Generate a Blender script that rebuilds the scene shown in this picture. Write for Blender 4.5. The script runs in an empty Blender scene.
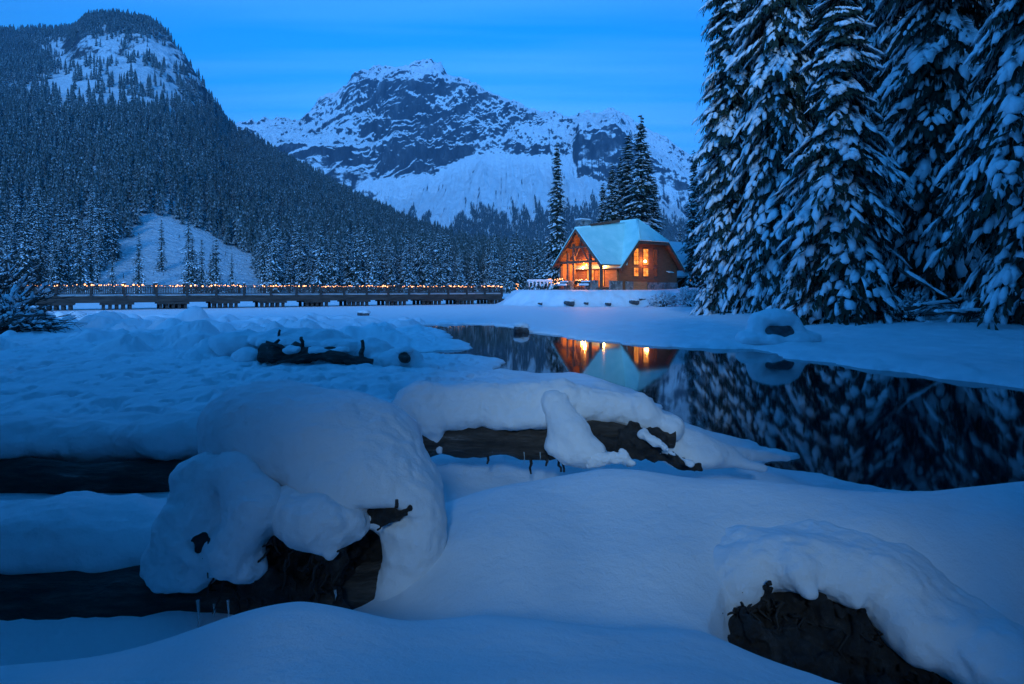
import bpy, math, random
import numpy as np
from mathutils import Matrix, Vector

random.seed(7)
RNG = np.random.default_rng(11)
SC = bpy.context.scene
COL = SC.collection
PI = math.pi

# ------------------------------------------------------------------ camera, sky, light
F_PX, HOR, EYE = 626.0, 289.0, 2.0
cam_d = bpy.data.cameras.new('camera')
cam_d.sensor_width = 36.0
cam_d.lens = 36.0 * F_PX / 1024.0
cam_d.shift_y = -(342.0 - HOR) / 1024.0
cam_d.clip_start, cam_d.clip_end = 0.1, 20000.0
cam = bpy.data.objects.new('camera', cam_d)
COL.objects.link(cam)
cam.location = (0, 0, EYE)
cam.rotation_euler = (math.radians(90), 0, 0)
SC.camera = cam

SUN_ELEV, SUN_ROT = 27.0, 184.0          # degrees; the weak last light of the day, from behind the camera
SKY_STRENGTH = 0.15
world = bpy.data.worlds.new('World')
SC.world = world
world.use_nodes = True
wn, wl = world.node_tree.nodes, world.node_tree.links
wn.clear()
w_out = wn.new('ShaderNodeOutputWorld')
w_bg = wn.new('ShaderNodeBackground')
w_bg.inputs['Strength'].default_value = SKY_STRENGTH
sky = wn.new('ShaderNodeTexSky')
sky.sky_type = 'NISHITA'
sky.sun_disc = False
sky.sun_elevation = math.radians(SUN_ELEV)
sky.sun_rotation = math.radians(SUN_ROT)
sky.air_density, sky.dust_density, sky.ozone_density = 1.0, 0.3, 4.0
w_tc = wn.new('ShaderNodeTexCoord')
w_sep = wn.new('ShaderNodeSeparateXYZ')
wl.new(w_tc.outputs['Generated'], w_sep.inputs[0])
# blue-hour grading by height above the horizon: saturated blue low down, a paler violet overhead
w_ramp = wn.new('ShaderNodeValToRGB')
cr = w_ramp.color_ramp
cr.elements[0].position, cr.elements[0].color = 0.0, (0.035, 0.43, 1.25, 1)
cr.elements[1].position, cr.elements[1].color = 1.0, (0.004, 0.155, 0.50, 1)
for p_, c_ in ((0.28, (0.022, 0.42, 1.25, 1)), (0.45, (0.0, 0.29, 1.12, 1)), (0.62, (0.0, 0.19, 0.66, 1)), (0.85, (0.004, 0.155, 0.50, 1))):
    e_ = cr.elements.new(p_)
    e_.color = c_
wl.new(w_sep.outputs['Z'], w_ramp.inputs[0])
# streaks of thin cloud, stretched along one wind direction on a high flat layer
w_div = wn.new('ShaderNodeMath'); w_div.operation = 'MAXIMUM'; w_div.inputs[1].default_value = 0.06
wl.new(w_sep.outputs['Z'], w_div.inputs[0])
w_vm = wn.new('ShaderNodeVectorMath'); w_vm.operation = 'DIVIDE'
w_cmb = wn.new('ShaderNodeCombineXYZ')
for k_ in ('X', 'Y', 'Z'):
    wl.new(w_div.outputs[0], w_cmb.inputs[k_])
wl.new(w_tc.outputs['Generated'], w_vm.inputs[0])
wl.new(w_cmb.outputs[0], w_vm.inputs[1])
w_map = wn.new('ShaderNodeMapping')
w_map.inputs['Rotation'].default_value = (0, 0, math.radians(68))
w_map.inputs['Scale'].default_value = (0.22, 1.5, 1)
w_map.inputs['Location'].default_value = (1.4, 3.1, 0)
wl.new(w_vm.outputs[0], w_map.inputs[0])
w_noise = wn.new('ShaderNodeTexNoise')
w_noise.inputs['Scale'].default_value = 1.3
w_noise.inputs['Detail'].default_value = 3.0
w_noise.inputs['Roughness'].default_value = 0.45
wl.new(w_map.outputs[0], w_noise.inputs['Vector'])
w_cr = wn.new('ShaderNodeMapRange')
w_cr.inputs['From Min'].default_value, w_cr.inputs['From Max'].default_value = 0.36, 0.66
w_cr.inputs['To Min'].default_value, w_cr.inputs['To Max'].default_value = 0.0, 0.62
wl.new(w_noise.outputs[0], w_cr.inputs[0])
w_fade = wn.new('ShaderNodeMapRange')            # clouds thin out overhead
w_fade.inputs['From Min'].default_value, w_fade.inputs['From Max'].default_value = 0.75, 0.35
wl.new(w_sep.outputs['Z'], w_fade.inputs[0])
w_mul = wn.new('ShaderNodeMath'); w_mul.operation = 'MULTIPLY'
wl.new(w_cr.outputs[0], w_mul.inputs[0]); wl.new(w_fade.outputs[0], w_mul.inputs[1])
w_mix = wn.new('ShaderNodeMix'); w_mix.data_type = 'RGBA'
wl.new(w_mul.outputs[0], w_mix.inputs[0])
wl.new(w_ramp.outputs[0], w_mix.inputs[6])
w_mix.inputs[7].default_value = (0.15, 0.56, 1.4, 1)
# east-west falloff: the after-glow sits over the valley ahead, the sides of the sky are deeper
w_dot = wn.new('ShaderNodeVectorMath'); w_dot.operation = 'DOT_PRODUCT'
w_dot.inputs[1].default_value = Vector((-0.09, 0.94, 0.30)).normalized()
wl.new(w_tc.outputs['Generated'], w_dot.inputs[0])
w_side = wn.new('ShaderNodeMapRange'); w_side.clamp = True
w_side.inputs['From Min'].default_value, w_side.inputs['From Max'].default_value = 0.80, 1.0
w_side.inputs['To Min'].default_value, w_side.inputs['To Max'].default_value = 0.72, 1.18
wl.new(w_dot.outputs['Value'], w_side.inputs[0])
w_sc = wn.new('ShaderNodeVectorMath'); w_sc.operation = 'SCALE'
# ... and the unseen sky behind the camera is boosted low down to light the mountains
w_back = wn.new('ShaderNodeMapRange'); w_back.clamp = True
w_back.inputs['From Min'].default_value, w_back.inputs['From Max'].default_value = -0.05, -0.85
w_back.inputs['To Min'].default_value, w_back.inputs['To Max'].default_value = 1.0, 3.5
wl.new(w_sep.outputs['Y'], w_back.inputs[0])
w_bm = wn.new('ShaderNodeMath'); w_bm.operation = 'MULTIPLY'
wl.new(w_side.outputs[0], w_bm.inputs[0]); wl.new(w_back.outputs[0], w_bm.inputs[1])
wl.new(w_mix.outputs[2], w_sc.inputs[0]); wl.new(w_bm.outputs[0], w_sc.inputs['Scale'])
# the sky texture itself, dimmed to dusk, adds its own low glow
w_sky = wn.new('ShaderNodeVectorMath'); w_sky.operation = 'MULTIPLY'
w_sky.inputs[1].default_value = (0.0, 0.01, 0.05)
wl.new(sky.outputs[0], w_sky.inputs[0])
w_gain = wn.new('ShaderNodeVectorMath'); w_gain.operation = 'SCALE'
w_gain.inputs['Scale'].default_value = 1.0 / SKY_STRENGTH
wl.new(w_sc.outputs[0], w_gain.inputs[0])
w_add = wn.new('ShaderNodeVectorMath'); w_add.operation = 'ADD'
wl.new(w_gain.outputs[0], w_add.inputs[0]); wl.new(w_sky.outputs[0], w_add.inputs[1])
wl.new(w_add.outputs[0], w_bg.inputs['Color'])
wl.new(w_bg.outputs[0], w_out.inputs['Surface'])

sun_d = bpy.data.lights.new('sun', 'SUN')
sun_d.energy = 1.05
sun_d.angle = math.radians(9)
sun_d.color = (0.50, 0.76, 1.0)
sun = bpy.data.objects.new('sun', sun_d)
COL.objects.link(sun)
sun.rotation_euler = (math.radians(90 - SUN_ELEV), 0, math.radians(-4))
SC.view_settings.view_transform = 'Standard'
SC.view_settings.look = 'None'
SC.view_settings.exposure = 0.0
SC.view_settings.gamma = 1.0
SC.cycles.use_denoising = True
SC.cycles.max_bounces = 6
SC.cycles.diffuse_bounces = 3
SC.cycles.glossy_bounces = 3
SC.cycles.volume_bounces = 0
SC.cycles.sample_clamp_indirect = 4.0

# ------------------------------------------------------------------ small helpers
def P(px, py, Y):
    """A place Y metres ahead of the camera, seen at (px, py) in the photograph."""
    return np.array([(px - 512.0) / F_PX * Y, Y, EYE + (HOR - py) / F_PX * Y])

def tag(o, label=None, cat=None, group=None, kind=None):
    if label: o['label'] = label
    if cat: o['category'] = cat
    if group: o['group'] = group
    if kind: o['kind'] = kind
    return o

def thing(name, label, cat, loc=(0, 0, 0), rotz=0.0, group=None):
    o = bpy.data.objects.new(name, None)
    COL.objects.link(o)
    o.empty_display_size = 0.3
    o.location = loc
    o.rotation_euler = (0, 0, rotz)
    return tag(o, label, cat, group)

def link(name, me, parent=None):
    o = bpy.data.objects.new(name, me)
    COL.objects.link(o)
    if parent: o.parent = parent
    return o

def copy_tree(o, parent=None):
    c = o.copy()
    COL.objects.link(c)
    if parent: c.parent = parent
    for ch in list(o.children):
        copy_tree(ch, c)
    return c

def mesh_np(name, V, faces, mats, mat_idx=None, smooth=True):
    """V (n,3); faces: list of arrays, each (m,3) or (m,4)."""
    me = bpy.data.meshes.new(name)
    faces = [np.asarray(f, dtype=np.int32) for f in (faces if isinstance(faces, list) else [faces]) if len(f)]
    tot = np.concatenate([np.full(len(f), f.shape[1], np.int32) for f in faces])
    idx = np.concatenate([f.ravel() for f in faces])
    me.vertices.add(len(V))
    me.vertices.foreach_set('co', np.asarray(V, dtype=np.float32).ravel())
    me.loops.add(len(idx))
    me.loops.foreach_set('vertex_index', idx)
    me.polygons.add(len(tot))
    st = np.zeros(len(tot), np.int32)
    st[1:] = np.cumsum(tot)[:-1]
    me.polygons.foreach_set('loop_start', st)
    me.polygons.foreach_set('loop_total', tot)
    for m in (mats if isinstance(mats, (list, tuple)) else [mats]):
        me.materials.append(m)
    if mat_idx is not None:
        me.polygons.foreach_set('material_index', np.asarray(mat_idx, np.int32))
    me.polygons.foreach_set('use_smooth', np.full(len(tot), smooth, dtype=bool))
    me.update(calc_edges=True)
    me.validate()
    return me

# ---- gradient noise
_perm = np.random.default_rng(3).permutation(256)
_perm = np.concatenate([_perm, _perm, _perm])
_grad = np.random.default_rng(5).normal(size=(256, 3))
_grad /= np.linalg.norm(_grad, axis=1)[:, None]

def noise3(p):
    p = np.asarray(p, dtype=np.float64)
    i = np.floor(p).astype(np.int64)
    f = p - i
    u = f * f * f * (f * (f * 6 - 15) + 10)
    i &= 255
    out = 0
    for dx in (0, 1):
        for dy in (0, 1):
            for dz in (0, 1):
                h = _perm[_perm[_perm[i[..., 0] + dx] + i[..., 1] + dy] + i[..., 2] + dz]
                g = _grad[h]
                d = g[..., 0] * (f[..., 0] - dx) + g[..., 1] * (f[..., 1] - dy) + g[..., 2] * (f[..., 2] - dz)
                w = (u[..., 0] if dx else 1 - u[..., 0]) * (u[..., 1] if dy else 1 - u[..., 1]) * (u[..., 2] if dz else 1 - u[..., 2])
                out = out + w * d
    return out * 1.6

def fbm(p, octv=4, gain=0.5, lac=2.03):
    a, s, out = 1.0, 1.0, 0
    for _ in range(octv):
        out = out + a * noise3(p * s + 17.3 * s)
        a *= gain
        s *= lac
    return out

def ridged(p, octv=5, gain=0.5, lac=2.1):
    a, s, out = 1.0, 1.0, 0
    for _ in range(octv):
        out = out + a * (1.0 - 2.0 * np.abs(noise3(p * s + 9.1 * s)))
        a *= gain
        s *= lac
    return out

def smooth(a, b, x):
    t = np.clip((x - a) / (b - a), 0, 1)
    return t * t * (3 - 2 * t)

# ------------------------------------------------------------------ materials
def mat(name, build):
    m = bpy.data.materials.new(name)
    m.use_nodes = True
    nt = m.node_tree
    nt.nodes.clear()
    out = nt.nodes.new('ShaderNodeOutputMaterial')
    b = nt.nodes.new('ShaderNodeBsdfPrincipled')
    nt.links.new(b.outputs[0], out.inputs['Surface'])
    build(nt, b)
    return m

def nd(nt, kind, **kw):
    n = nt.nodes.new(kind)
    for k, v in kw.items():
        if k.startswith('i_'):
            n.inputs[k[2:].replace('_', ' ')].default_value = v
        else:
            setattr(n, k, v)
    return n

def noise_nd(nt, scale, detail=4.0, rough=0.5, vec=None, stretch=None, coord='Object'):
    n = nd(nt, 'ShaderNodeTexNoise', i_Scale=scale, i_Detail=detail, i_Roughness=rough)
    src = vec
    if src is None:
        tc = nd(nt, 'ShaderNodeTexCoord')
        src = tc.outputs[coord]
    if stretch:
        mp = nd(nt, 'ShaderNodeMapping')
        mp.inputs['Scale'].default_value = stretch
        nt.links.new(src, mp.inputs[0])
        src = mp.outputs[0]
    nt.links.new(src, n.inputs['Vector'])
    return n.outputs[0]

def ramp(nt, fac, stops):
    r = nd(nt, 'ShaderNodeValToRGB')
    e = r.color_ramp.elements
    e[0].position, e[0].color = stops[0][0], (*stops[0][1], 1)
    e[1].position, e[1].color = stops[-1][0], (*stops[-1][1], 1)
    for p, c in stops[1:-1]:
        x = e.new(p)
        x.color = (*c, 1)
    nt.links.new(fac, r.inputs[0])
    return r.outputs[0]

def bump(nt, b, height, strength, dist, prev=None):
    n = nd(nt, 'ShaderNodeBump')
    n.inputs['Strength'].default_value = strength
    n.inputs['Distance'].default_value = dist
    nt.links.new(height, n.inputs['Height'])
    if prev: nt.links.new(prev, n.inputs['Normal'])
    nt.links.new(n.outputs[0], b.inputs['Normal'])
    return n.outputs[0]

def m_snow(nt, b):
    c = ramp(nt, noise_nd(nt, 1.7, 5), [(0.3, (0.76, 0.78, 0.80)), (0.7, (0.84, 0.85, 0.86))])
    nt.links.new(c, b.inputs['Base Color'])
    b.inputs['Roughness'].default_value = 0.6
    b.inputs['Specular IOR Level'].default_value = 0.25
    n0 = bump(nt, b, noise_nd(nt, 2.4, 5, 0.6), 0.30, 0.10)
    n1 = bump(nt, b, noise_nd(nt, 16.0, 5, 0.6), 0.40, 0.018, n0)
    n2 = bump(nt, b, noise_nd(nt, 110.0, 4, 0.75), 0.55, 0.006, n1)
SNOW = mat('snow', m_snow)

def m_snow_far(nt, b):
    b.inputs['Base Color'].default_value = (0.80, 0.82, 0.84, 1)
    b.inputs['Roughness'].default_value = 0.7
    bump(nt, b, noise_nd(nt, 5.0, 4), 0.5, 0.1)
SNOW_TREE = mat('tree_snow', m_snow_far)

def m_bark(nt, b):
    v = noise_nd(nt, 14.0, 6, 0.65, stretch=(0.16, 1, 1))
    c = ramp(nt, v, [(0.3, (0.010, 0.008, 0.007)), (0.5, (0.05, 0.038, 0.03)), (0.62, (0.10, 0.08, 0.066)), (0.74, (0.30, 0.29, 0.28))])
    nt.links.new(c, b.inputs['Base Color'])
    b.inputs['Roughness'].default_value = 0.75
    bump(nt, b, v, 1.0, 0.06)
BARK = mat('weathered_wood', m_bark)

def m_root(nt, b):
    v = noise_nd(nt, 9.0, 8, 0.7)
    c = ramp(nt, v, [(0.35, (0.008, 0.007, 0.007)), (0.55, (0.035, 0.028, 0.024)), (0.66, (0.07, 0.06, 0.055)), (0.78, (0.34, 0.33, 0.33))])
    nt.links.new(c, b.inputs['Base Color'])
    b.inputs['Roughness'].default_value = 0.8
    bump(nt, b, v, 1.0, 0.05)
ROOT = mat('root_wood', m_root)

def m_rock(nt, b):
    v = noise_nd(nt, 4.0, 8, 0.65)
    c = ramp(nt, v, [(0.3, (0.03, 0.032, 0.036)), (0.7, (0.13, 0.13, 0.135))])
    nt.links.new(c, b.inputs['Base Color'])
    b.inputs['Roughness'].default_value = 0.7
    bump(nt, b, v, 0.8, 0.08)
ROCK = mat('dark_rock', m_rock)

def m_needle(nt, b):
    v = noise_nd(nt, 2.5, 4)
    c = ramp(nt, v, [(0.3, (0.010, 0.020, 0.014)), (0.7, (0.035, 0.055, 0.035))])
    nt.links.new(c, b.inputs['Base Color'])
    b.inputs['Roughness'].default_value = 0.7
    b.inputs['Specular IOR Level'].default_value = 0.2
NEEDLE = mat('spruce_needles', m_needle)

def m_twig(nt, b):
    b.inputs['Base Color'].default_value = (0.03, 0.024, 0.02, 1)
    b.inputs['Roughness'].default_value = 0.8
TWIG = mat('twig_bark', m_twig)

def m_forest(nt, b):
    """Far conifers: dark needles, rime and snow on what faces up."""
    geo = nd(nt, 'ShaderNodeNewGeometry')
    sp = nd(nt, 'ShaderNodeSeparateXYZ')
    nt.links.new(geo.outputs['Normal'], sp.inputs[0])
    v = noise_nd(nt, 0.8, 4, 0.7, vec=geo.outputs['Position'])
    a = nd(nt, 'ShaderNodeMath', operation='MULTIPLY_ADD')
    a.inputs[1].default_value, a.inputs[2].default_value = 0.25, -0.08
    nt.links.new(sp.outputs['Z'], a.inputs[0])
    s = nd(nt, 'ShaderNodeMath', operation='ADD')
    nt.links.new(a.outputs[0], s.inputs[0]); nt.links.new(v, s.inputs[1])
    c = ramp(nt, s.outputs[0], [(0.38, (0.020, 0.034, 0.026)), (0.53, (0.10, 0.12, 0.12)), (0.69, (0.52, 0.56, 0.59))])
    nt.links.new(c, b.inputs['Base Color'])
    b.inputs['Roughness'].default_value = 0.8
    b.inputs['Specular IOR Level'].default_value = 0.1
FOREST = mat('far_conifers', m_forest)

def m_water(nt, b):
    b.inputs['Base Color'].default_value = (0.004, 0.008, 0.012, 1)
    b.inputs['Roughness'].default_value = 0.042
    b.inputs['IOR'].default_value = 1.33
    b.inputs['Specular IOR Level'].default_value = 0.30
    bump(nt, b, noise_nd(nt, 1.4, 2, 0.4, stretch=(1, 0.45, 1)), 0.04, 0.02)
WATER = mat('still_water', m_water)

# ------------------------------------------------------------------ ground: snow, ice edge, banks
SHORE_PX = [(417, 325), (432, 329), (446, 331), (447, 338), (466, 343), (474, 349), (440, 350.5), (408, 352), (412, 355.5),
            (470, 356), (500, 360), (502, 367), (488, 373), (520, 379), (600, 386), (650, 394), (668, 414), (700, 431), (750, 445),
            (797, 456), (765, 462), (742, 467), (820, 479), (930, 497), (1080, 520), (1400, 560), (2300, 640), (3000, 480), (1700, 442), (1250, 410),
            (1024, 388), (950, 379), (878, 370), (830, 363), (799, 359), (756, 349), (719, 349), (690, 348), (666, 347), (620, 343),
            (586, 340), (560, 336), (533, 332), (515, 328), (500, 325.5), (470, 324)]

def px_ground(px, py, z=0.0):
    Y = (EYE - z) * F_PX / (py - HOR)
    return ((px - 512) / F_PX * Y, Y)

SHORE = np.array([px_ground(*p) for p in SHORE_PX])

def poly_sd(x, y, poly):
    """signed distance, positive outside"""
    d = np.full(x.shape, 1e18)
    s = np.zeros(x.shape, bool)
    n = len(poly)
    for i in range(n):
        ax, ay = poly[i]
        bx, by = poly[(i + 1) % n]
        ex, ey = bx - ax, by - ay
        t = np.clip(((x - ax) * ex + (y - ay) * ey) / (ex * ex + ey * ey), 0, 1)
        d = np.minimum(d, (x - ax - t * ex) ** 2 + (y - ay - t * ey) ** 2)
        c = (ay > y) != (by > y)
        with np.errstate(divide='ignore', invalid='ignore'):
            s ^= c & (x < (bx - ax) * (y - ay) / (by - ay + 1e-30) + ax)
    return np.where(s, -1, 1) * np.sqrt(d)

# measured surface points (px, py, Y) of the snow
CP = [
    # bottom of the frame and the front crest
    (-250, 700, 1.5), (-60, 690, 1.7), (100, 690, 1.6), (300, 684, 1.5), (500, 684, 1.5), (700, 690, 1.5), (850, 700, 1.7), (1060, 700, 1.9), (1300, 700, 1.6),
    (300, 900, .9), (512, 900, .9), (750, 900, .9), (-100, 900, .9), (1150, 900, .9),
    (20, 672, 2.1), (90, 664, 2.05), (140, 648, 2.05), (190, 632, 2.05), (240, 612, 2.05), (300, 599, 2.05), (350, 609, 2.05), (400, 620, 2.05), (480, 613, 2.1), (560, 622, 2.1), (640, 630, 2.1), (700, 630, 2.1), (755, 655, 2.05),
    # dip behind the front crest
    (300, 665, 2.5), (380, 655, 2.5), (470, 625, 2.45), (560, 632, 2.4), (640, 630, 2.4), (150, 700, 2.5), (30, 700, 2.5),
    # hollow under the roots on the right
    (790, 690, 2.25), (860, 720, 2.25), (930, 740, 2.3), (800, 668, 2.6), (880, 690, 2.6), (960, 720, 2.5), (1040, 720, 2.4),
    # broad mound
    (560, 560, 2.8), (560, 520, 3.1), (560, 490, 3.4), (560, 473, 3.65), (600, 466, 3.75), (500, 487, 3.5), (460, 540, 2.95), (640, 468, 3.75),
    (700, 520, 3.1), (700, 477, 3.7), (650, 570, 2.75), (690, 560, 2.8), (760, 480, 3.65), (820, 520, 3.1), (820, 487, 3.6), (960, 510, 3.15), (960, 487, 3.6), (1030, 482, 3.6), (1150, 486, 3.5), (1150, 560, 2.8),
    (780, 555, 2.9), (870, 560, 2.85), (950, 570, 2.8), (1000, 620, 2.6), (1060, 640, 2.6),
    # falls away behind the mound
    (460, 500, 4.6), (560, 500, 4.7), (650, 520, 4.7), (760, 545, 4.6), (900, 560, 4.6), (1050, 560, 4.6), (1200, 560, 4.6),
    # under the left logs
    (0, 640, 2.7), (100, 645, 2.7), (200, 640, 2.7), (320, 640, 2.75), (0, 560, 3.4), (150, 560, 3.4), (300, 560, 3.5), (-200, 560, 3.4), (-200, 650, 2.7),
    (0, 515, 4.1), (100, 515, 4.1), (200, 515, 4.1), (0, 490, 4.6), (100, 490, 4.6), (220, 488, 4.7), (350, 480, 4.8), (-200, 500, 4.5),
    # snow field on the left
    (0, 452, 5.7), (100, 450, 5.7), (200, 446, 5.7), (330, 440, 5.8), (500, 458, 5.4), (420, 448, 5.6),
    (0, 420, 7.2), (100, 420, 7.1), (220, 410, 7.3), (330, 405, 7.6), (420, 404, 8.0), (470, 395, 9.0),
    (-250, 440, 6), (-250, 380, 9.5), (0, 385, 9.5), (100, 388, 9.4), (200, 385, 9.6), (300, 378, 10), (380, 376, 10.5), (440, 372, 12),
    (-200, 345, 16), (0, 352, 14.5), (100, 352, 14.8), (200, 352, 15), (300, 362, 14), (380, 362, 14.5), (440, 362, 15.8),
    (0, 333, 21), (60, 331, 22), (120, 328, 25), (200, 333, 22), (260, 340, 20), (330, 343, 20), (400, 340, 22),
    (-300, 322, 28), (0, 322, 32), (100, 319, 38), (160, 317, 42), (240, 322, 34), (300, 328, 30), (380, 326, 33),
    (0, 314, 52), (150, 311, 58), (300, 309, 62), (420, 310, 60), (480, 310, 62), (470, 318, 44), (540, 318, 44), (560, 323, 38),
    # far bank, under the big trees
    (650, 338, 24), (720, 338, 23), (760, 330, 27), (830, 345, 20), (900, 330, 24), (960, 350, 18), (1024, 345, 18), (1024, 365, 14.6), (1200, 370, 14), (1400, 340, 17),
    (600, 318, 45), (680, 316, 46), (740, 311, 45), (830, 312, 36), (900, 313, 33), (1024, 316, 28), (1200, 322, 24),
    (700, 306, 58), (800, 304, 55), (900, 304, 52), (1024, 305, 48), (1200, 305, 45), (560, 308, 66), (640, 307, 66), (500, 307, 68),
    (750, 298, 80), (900, 298, 75), (1100, 298, 70), (300, 303, 95), (500, 303, 95), (0, 303, 95), (-300, 305, 80), (700, 300, 95), (900, 298, 95),
]
_cp = np.array(CP, float)
_cx = (_cp[:, 0] - 512) / F_PX * _cp[:, 2]
_cy = _cp[:, 2]
_cz = EYE + (HOR - _cp[:, 1]) / F_PX * _cp[:, 2]

def _feat(x, y):
    yy = np.maximum(y, 0.6)
    return np.stack([np.clip(x / yy, -2.2, 2.2) * 3.0, np.log(yy) * 3.6], -1)

def _kern(a, b):
    d = np.sqrt(((a[:, None, :] - b[None, :, :]) ** 2).sum(-1))
    return np.exp(-(d / 0.62) ** 2) * 0.65 + np.exp(-d / 1.6) * 0.7
_CF = _feat(_cx, _cy)
_zm = _cz.mean()
_A = _kern(_CF, _CF) + 0.02 * np.eye(len(_CF))
_W = np.linalg.solve(_A, _cz - _zm)

def land_z(x, y):
    sh = x.shape
    x, y = x.ravel(), y.ravel()
    out = np.empty(len(x))
    for i in range(0, len(x), 20000):
        s = slice(i, i + 20000)
        out[s] = _kern(_feat(x[s], y[s]), _CF) @ _W + _zm
    return out.reshape(sh)

LODGE_O = np.array([10.35, 72.0, 1.9])
LODGE_A = math.radians(35)
TERRACE = np.array([px_ground(505, 306.3), px_ground(560, 307.5), px_ground(640, 307.5), px_ground(700, 308), (34, 74), (40, 110), (2, 110), (-1.5, 84), (-1.2, 76)])

HOLLOW = np.array([px_ground(*q, .70) for q in ((722, 590), (760, 580), (800, 584), (850, 600), (890, 622), (930, 650), (985, 680), (1000, 730), (900, 740), (830, 715), (780, 680), (735, 645), (718, 615))])

def ground_z(x, y):
    z = land_z(x, y)
    far = smooth(90, 130, y)
    z = z * (1 - far) + 0.08 * far
    back = smooth(0.9, -3.0, y)
    z = z * (1 - back) + 0.9 * back
    # drifts and dimples
    p = np.stack([x, y, np.zeros_like(x)], -1)
    near = smooth(2.0, 6.0, y)
    left = smooth(1.0, -1.5, x) * smooth(5.0, 6.5, y) * smooth(40, 16, y)
    z = z + (0.012 + 0.05 * near * smooth(90, 50, y)) * fbm(p * 0.8, 3)
    dim = np.minimum(0, fbm(p * np.array([2.3, 1.7, 1]) + 40, 3) + 0.12)
    z = z + left * (0.24 * dim + 0.04 * fbm(p * 3.1, 2))
    lump = np.maximum(0, fbm(p * 0.55 + 77, 2) - 0.12)
    strip = smooth(12, 16, y) * smooth(46, 34, y) * smooth(-2.0, -5.0, x)
    z = z + 0.9 * lump * strip
    hol = poly_sd(x, y, HOLLOW)
    z = z - 0.42 * smooth(0.03, -0.16, hol + 0.05 * fbm(p * 3.0, 2)) * smooth(6, 4, y)
    # terrace of the lodge
    sd = poly_sd(x, y, TERRACE)
    plat = smooth(0.9, -2.3, sd + 0.35 * fbm(p * 0.6, 3))
    z = np.maximum(z, 0.25 * plat) + plat * np.maximum(0, 1.9 - np.maximum(z, 0.25)) 
    # right forest floor climbs gently
    z = z + 0.05 * np.maximum(0, x - 18) * smooth(25, 40, y) * smooth(120, 90, y)
    # water
    shore = poly_sd(x, y, SHORE)
    wob = shore + (0.10 + 0.012 * y) * fbm(p * 0.9 + 5, 3) + 0.035 * fbm(p * 4.0, 2)
    edge = 0.035 + 0.05 * smooth(0, 0.25, wob)
    rise = smooth(0.0, 1.3, wob)
    z = np.where(wob > 0, edge + (np.maximum(z, 0.09) - 0.085) * rise, -0.45 * smooth(0.02, -0.35, wob) + 0.035 * smooth(-0.06, 0.0, wob))
    return z

def build_ground():
    azs = np.concatenate([np.linspace(-PI, -1.0, 90, endpoint=False), np.linspace(-1.0, -0.74, 80, endpoint=False), np.linspace(-0.74, 0.74, 1250, endpoint=False),
                          np.linspace(0.74, 1.0, 80, endpoint=False), np.linspace(1.0, PI, 90, endpoint=False)])
    rs = np.concatenate([np.geomspace(0.35, 1.4, 26, endpoint=False), np.geomspace(1.4, 9, 380, endpoint=False), np.geomspace(9, 110, 520, endpoint=False), np.geomspace(110, 420, 30)])
    A, R = np.meshgrid(azs, rs, indexing='ij')
    X, Y = R * np.sin(A), R * np.cos(A)
    Z = ground_z(X, Y)
    n, m = A.shape
    V = np.stack([X, Y, Z], -1).reshape(-1, 3)
    i, j = np.meshgrid(np.arange(n), np.arange(m - 1), indexing='ij')
    i2 = (i + 1) % n
    F = np.stack([i * m + j, i2 * m + j, i2 * m + j + 1, i * m + j + 1], -1).reshape(-1, 4)[:, ::-1]
    # close the hole at the camera's feet
    c = len(V)
    V = np.vstack([V, [[0, 0, float(Z[:, 0].mean())]]])
    k = np.arange(n)
    T = np.stack([np.full(n, c), k * m, ((k + 1) % n) * m], -1)[:, ::-1]
    o = link('snow_ground', mesh_np('snow_ground', V, [F, T], SNOW))
    tag(o, kind='structure')
build_ground()

wv = np.array([(-60, 1, 0), (80, 1, 0), (80, 60, 0), (-60, 60, 0)], float)
tag(link('pond_water', mesh_np('pond_water', wv, [np.array([[0, 1, 2, 3]])], WATER, smooth=False)), kind='structure')

def ground_at(x, y):
    return float(ground_z(np.array([float(x)]), np.array([float(y)]))[0])

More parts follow.
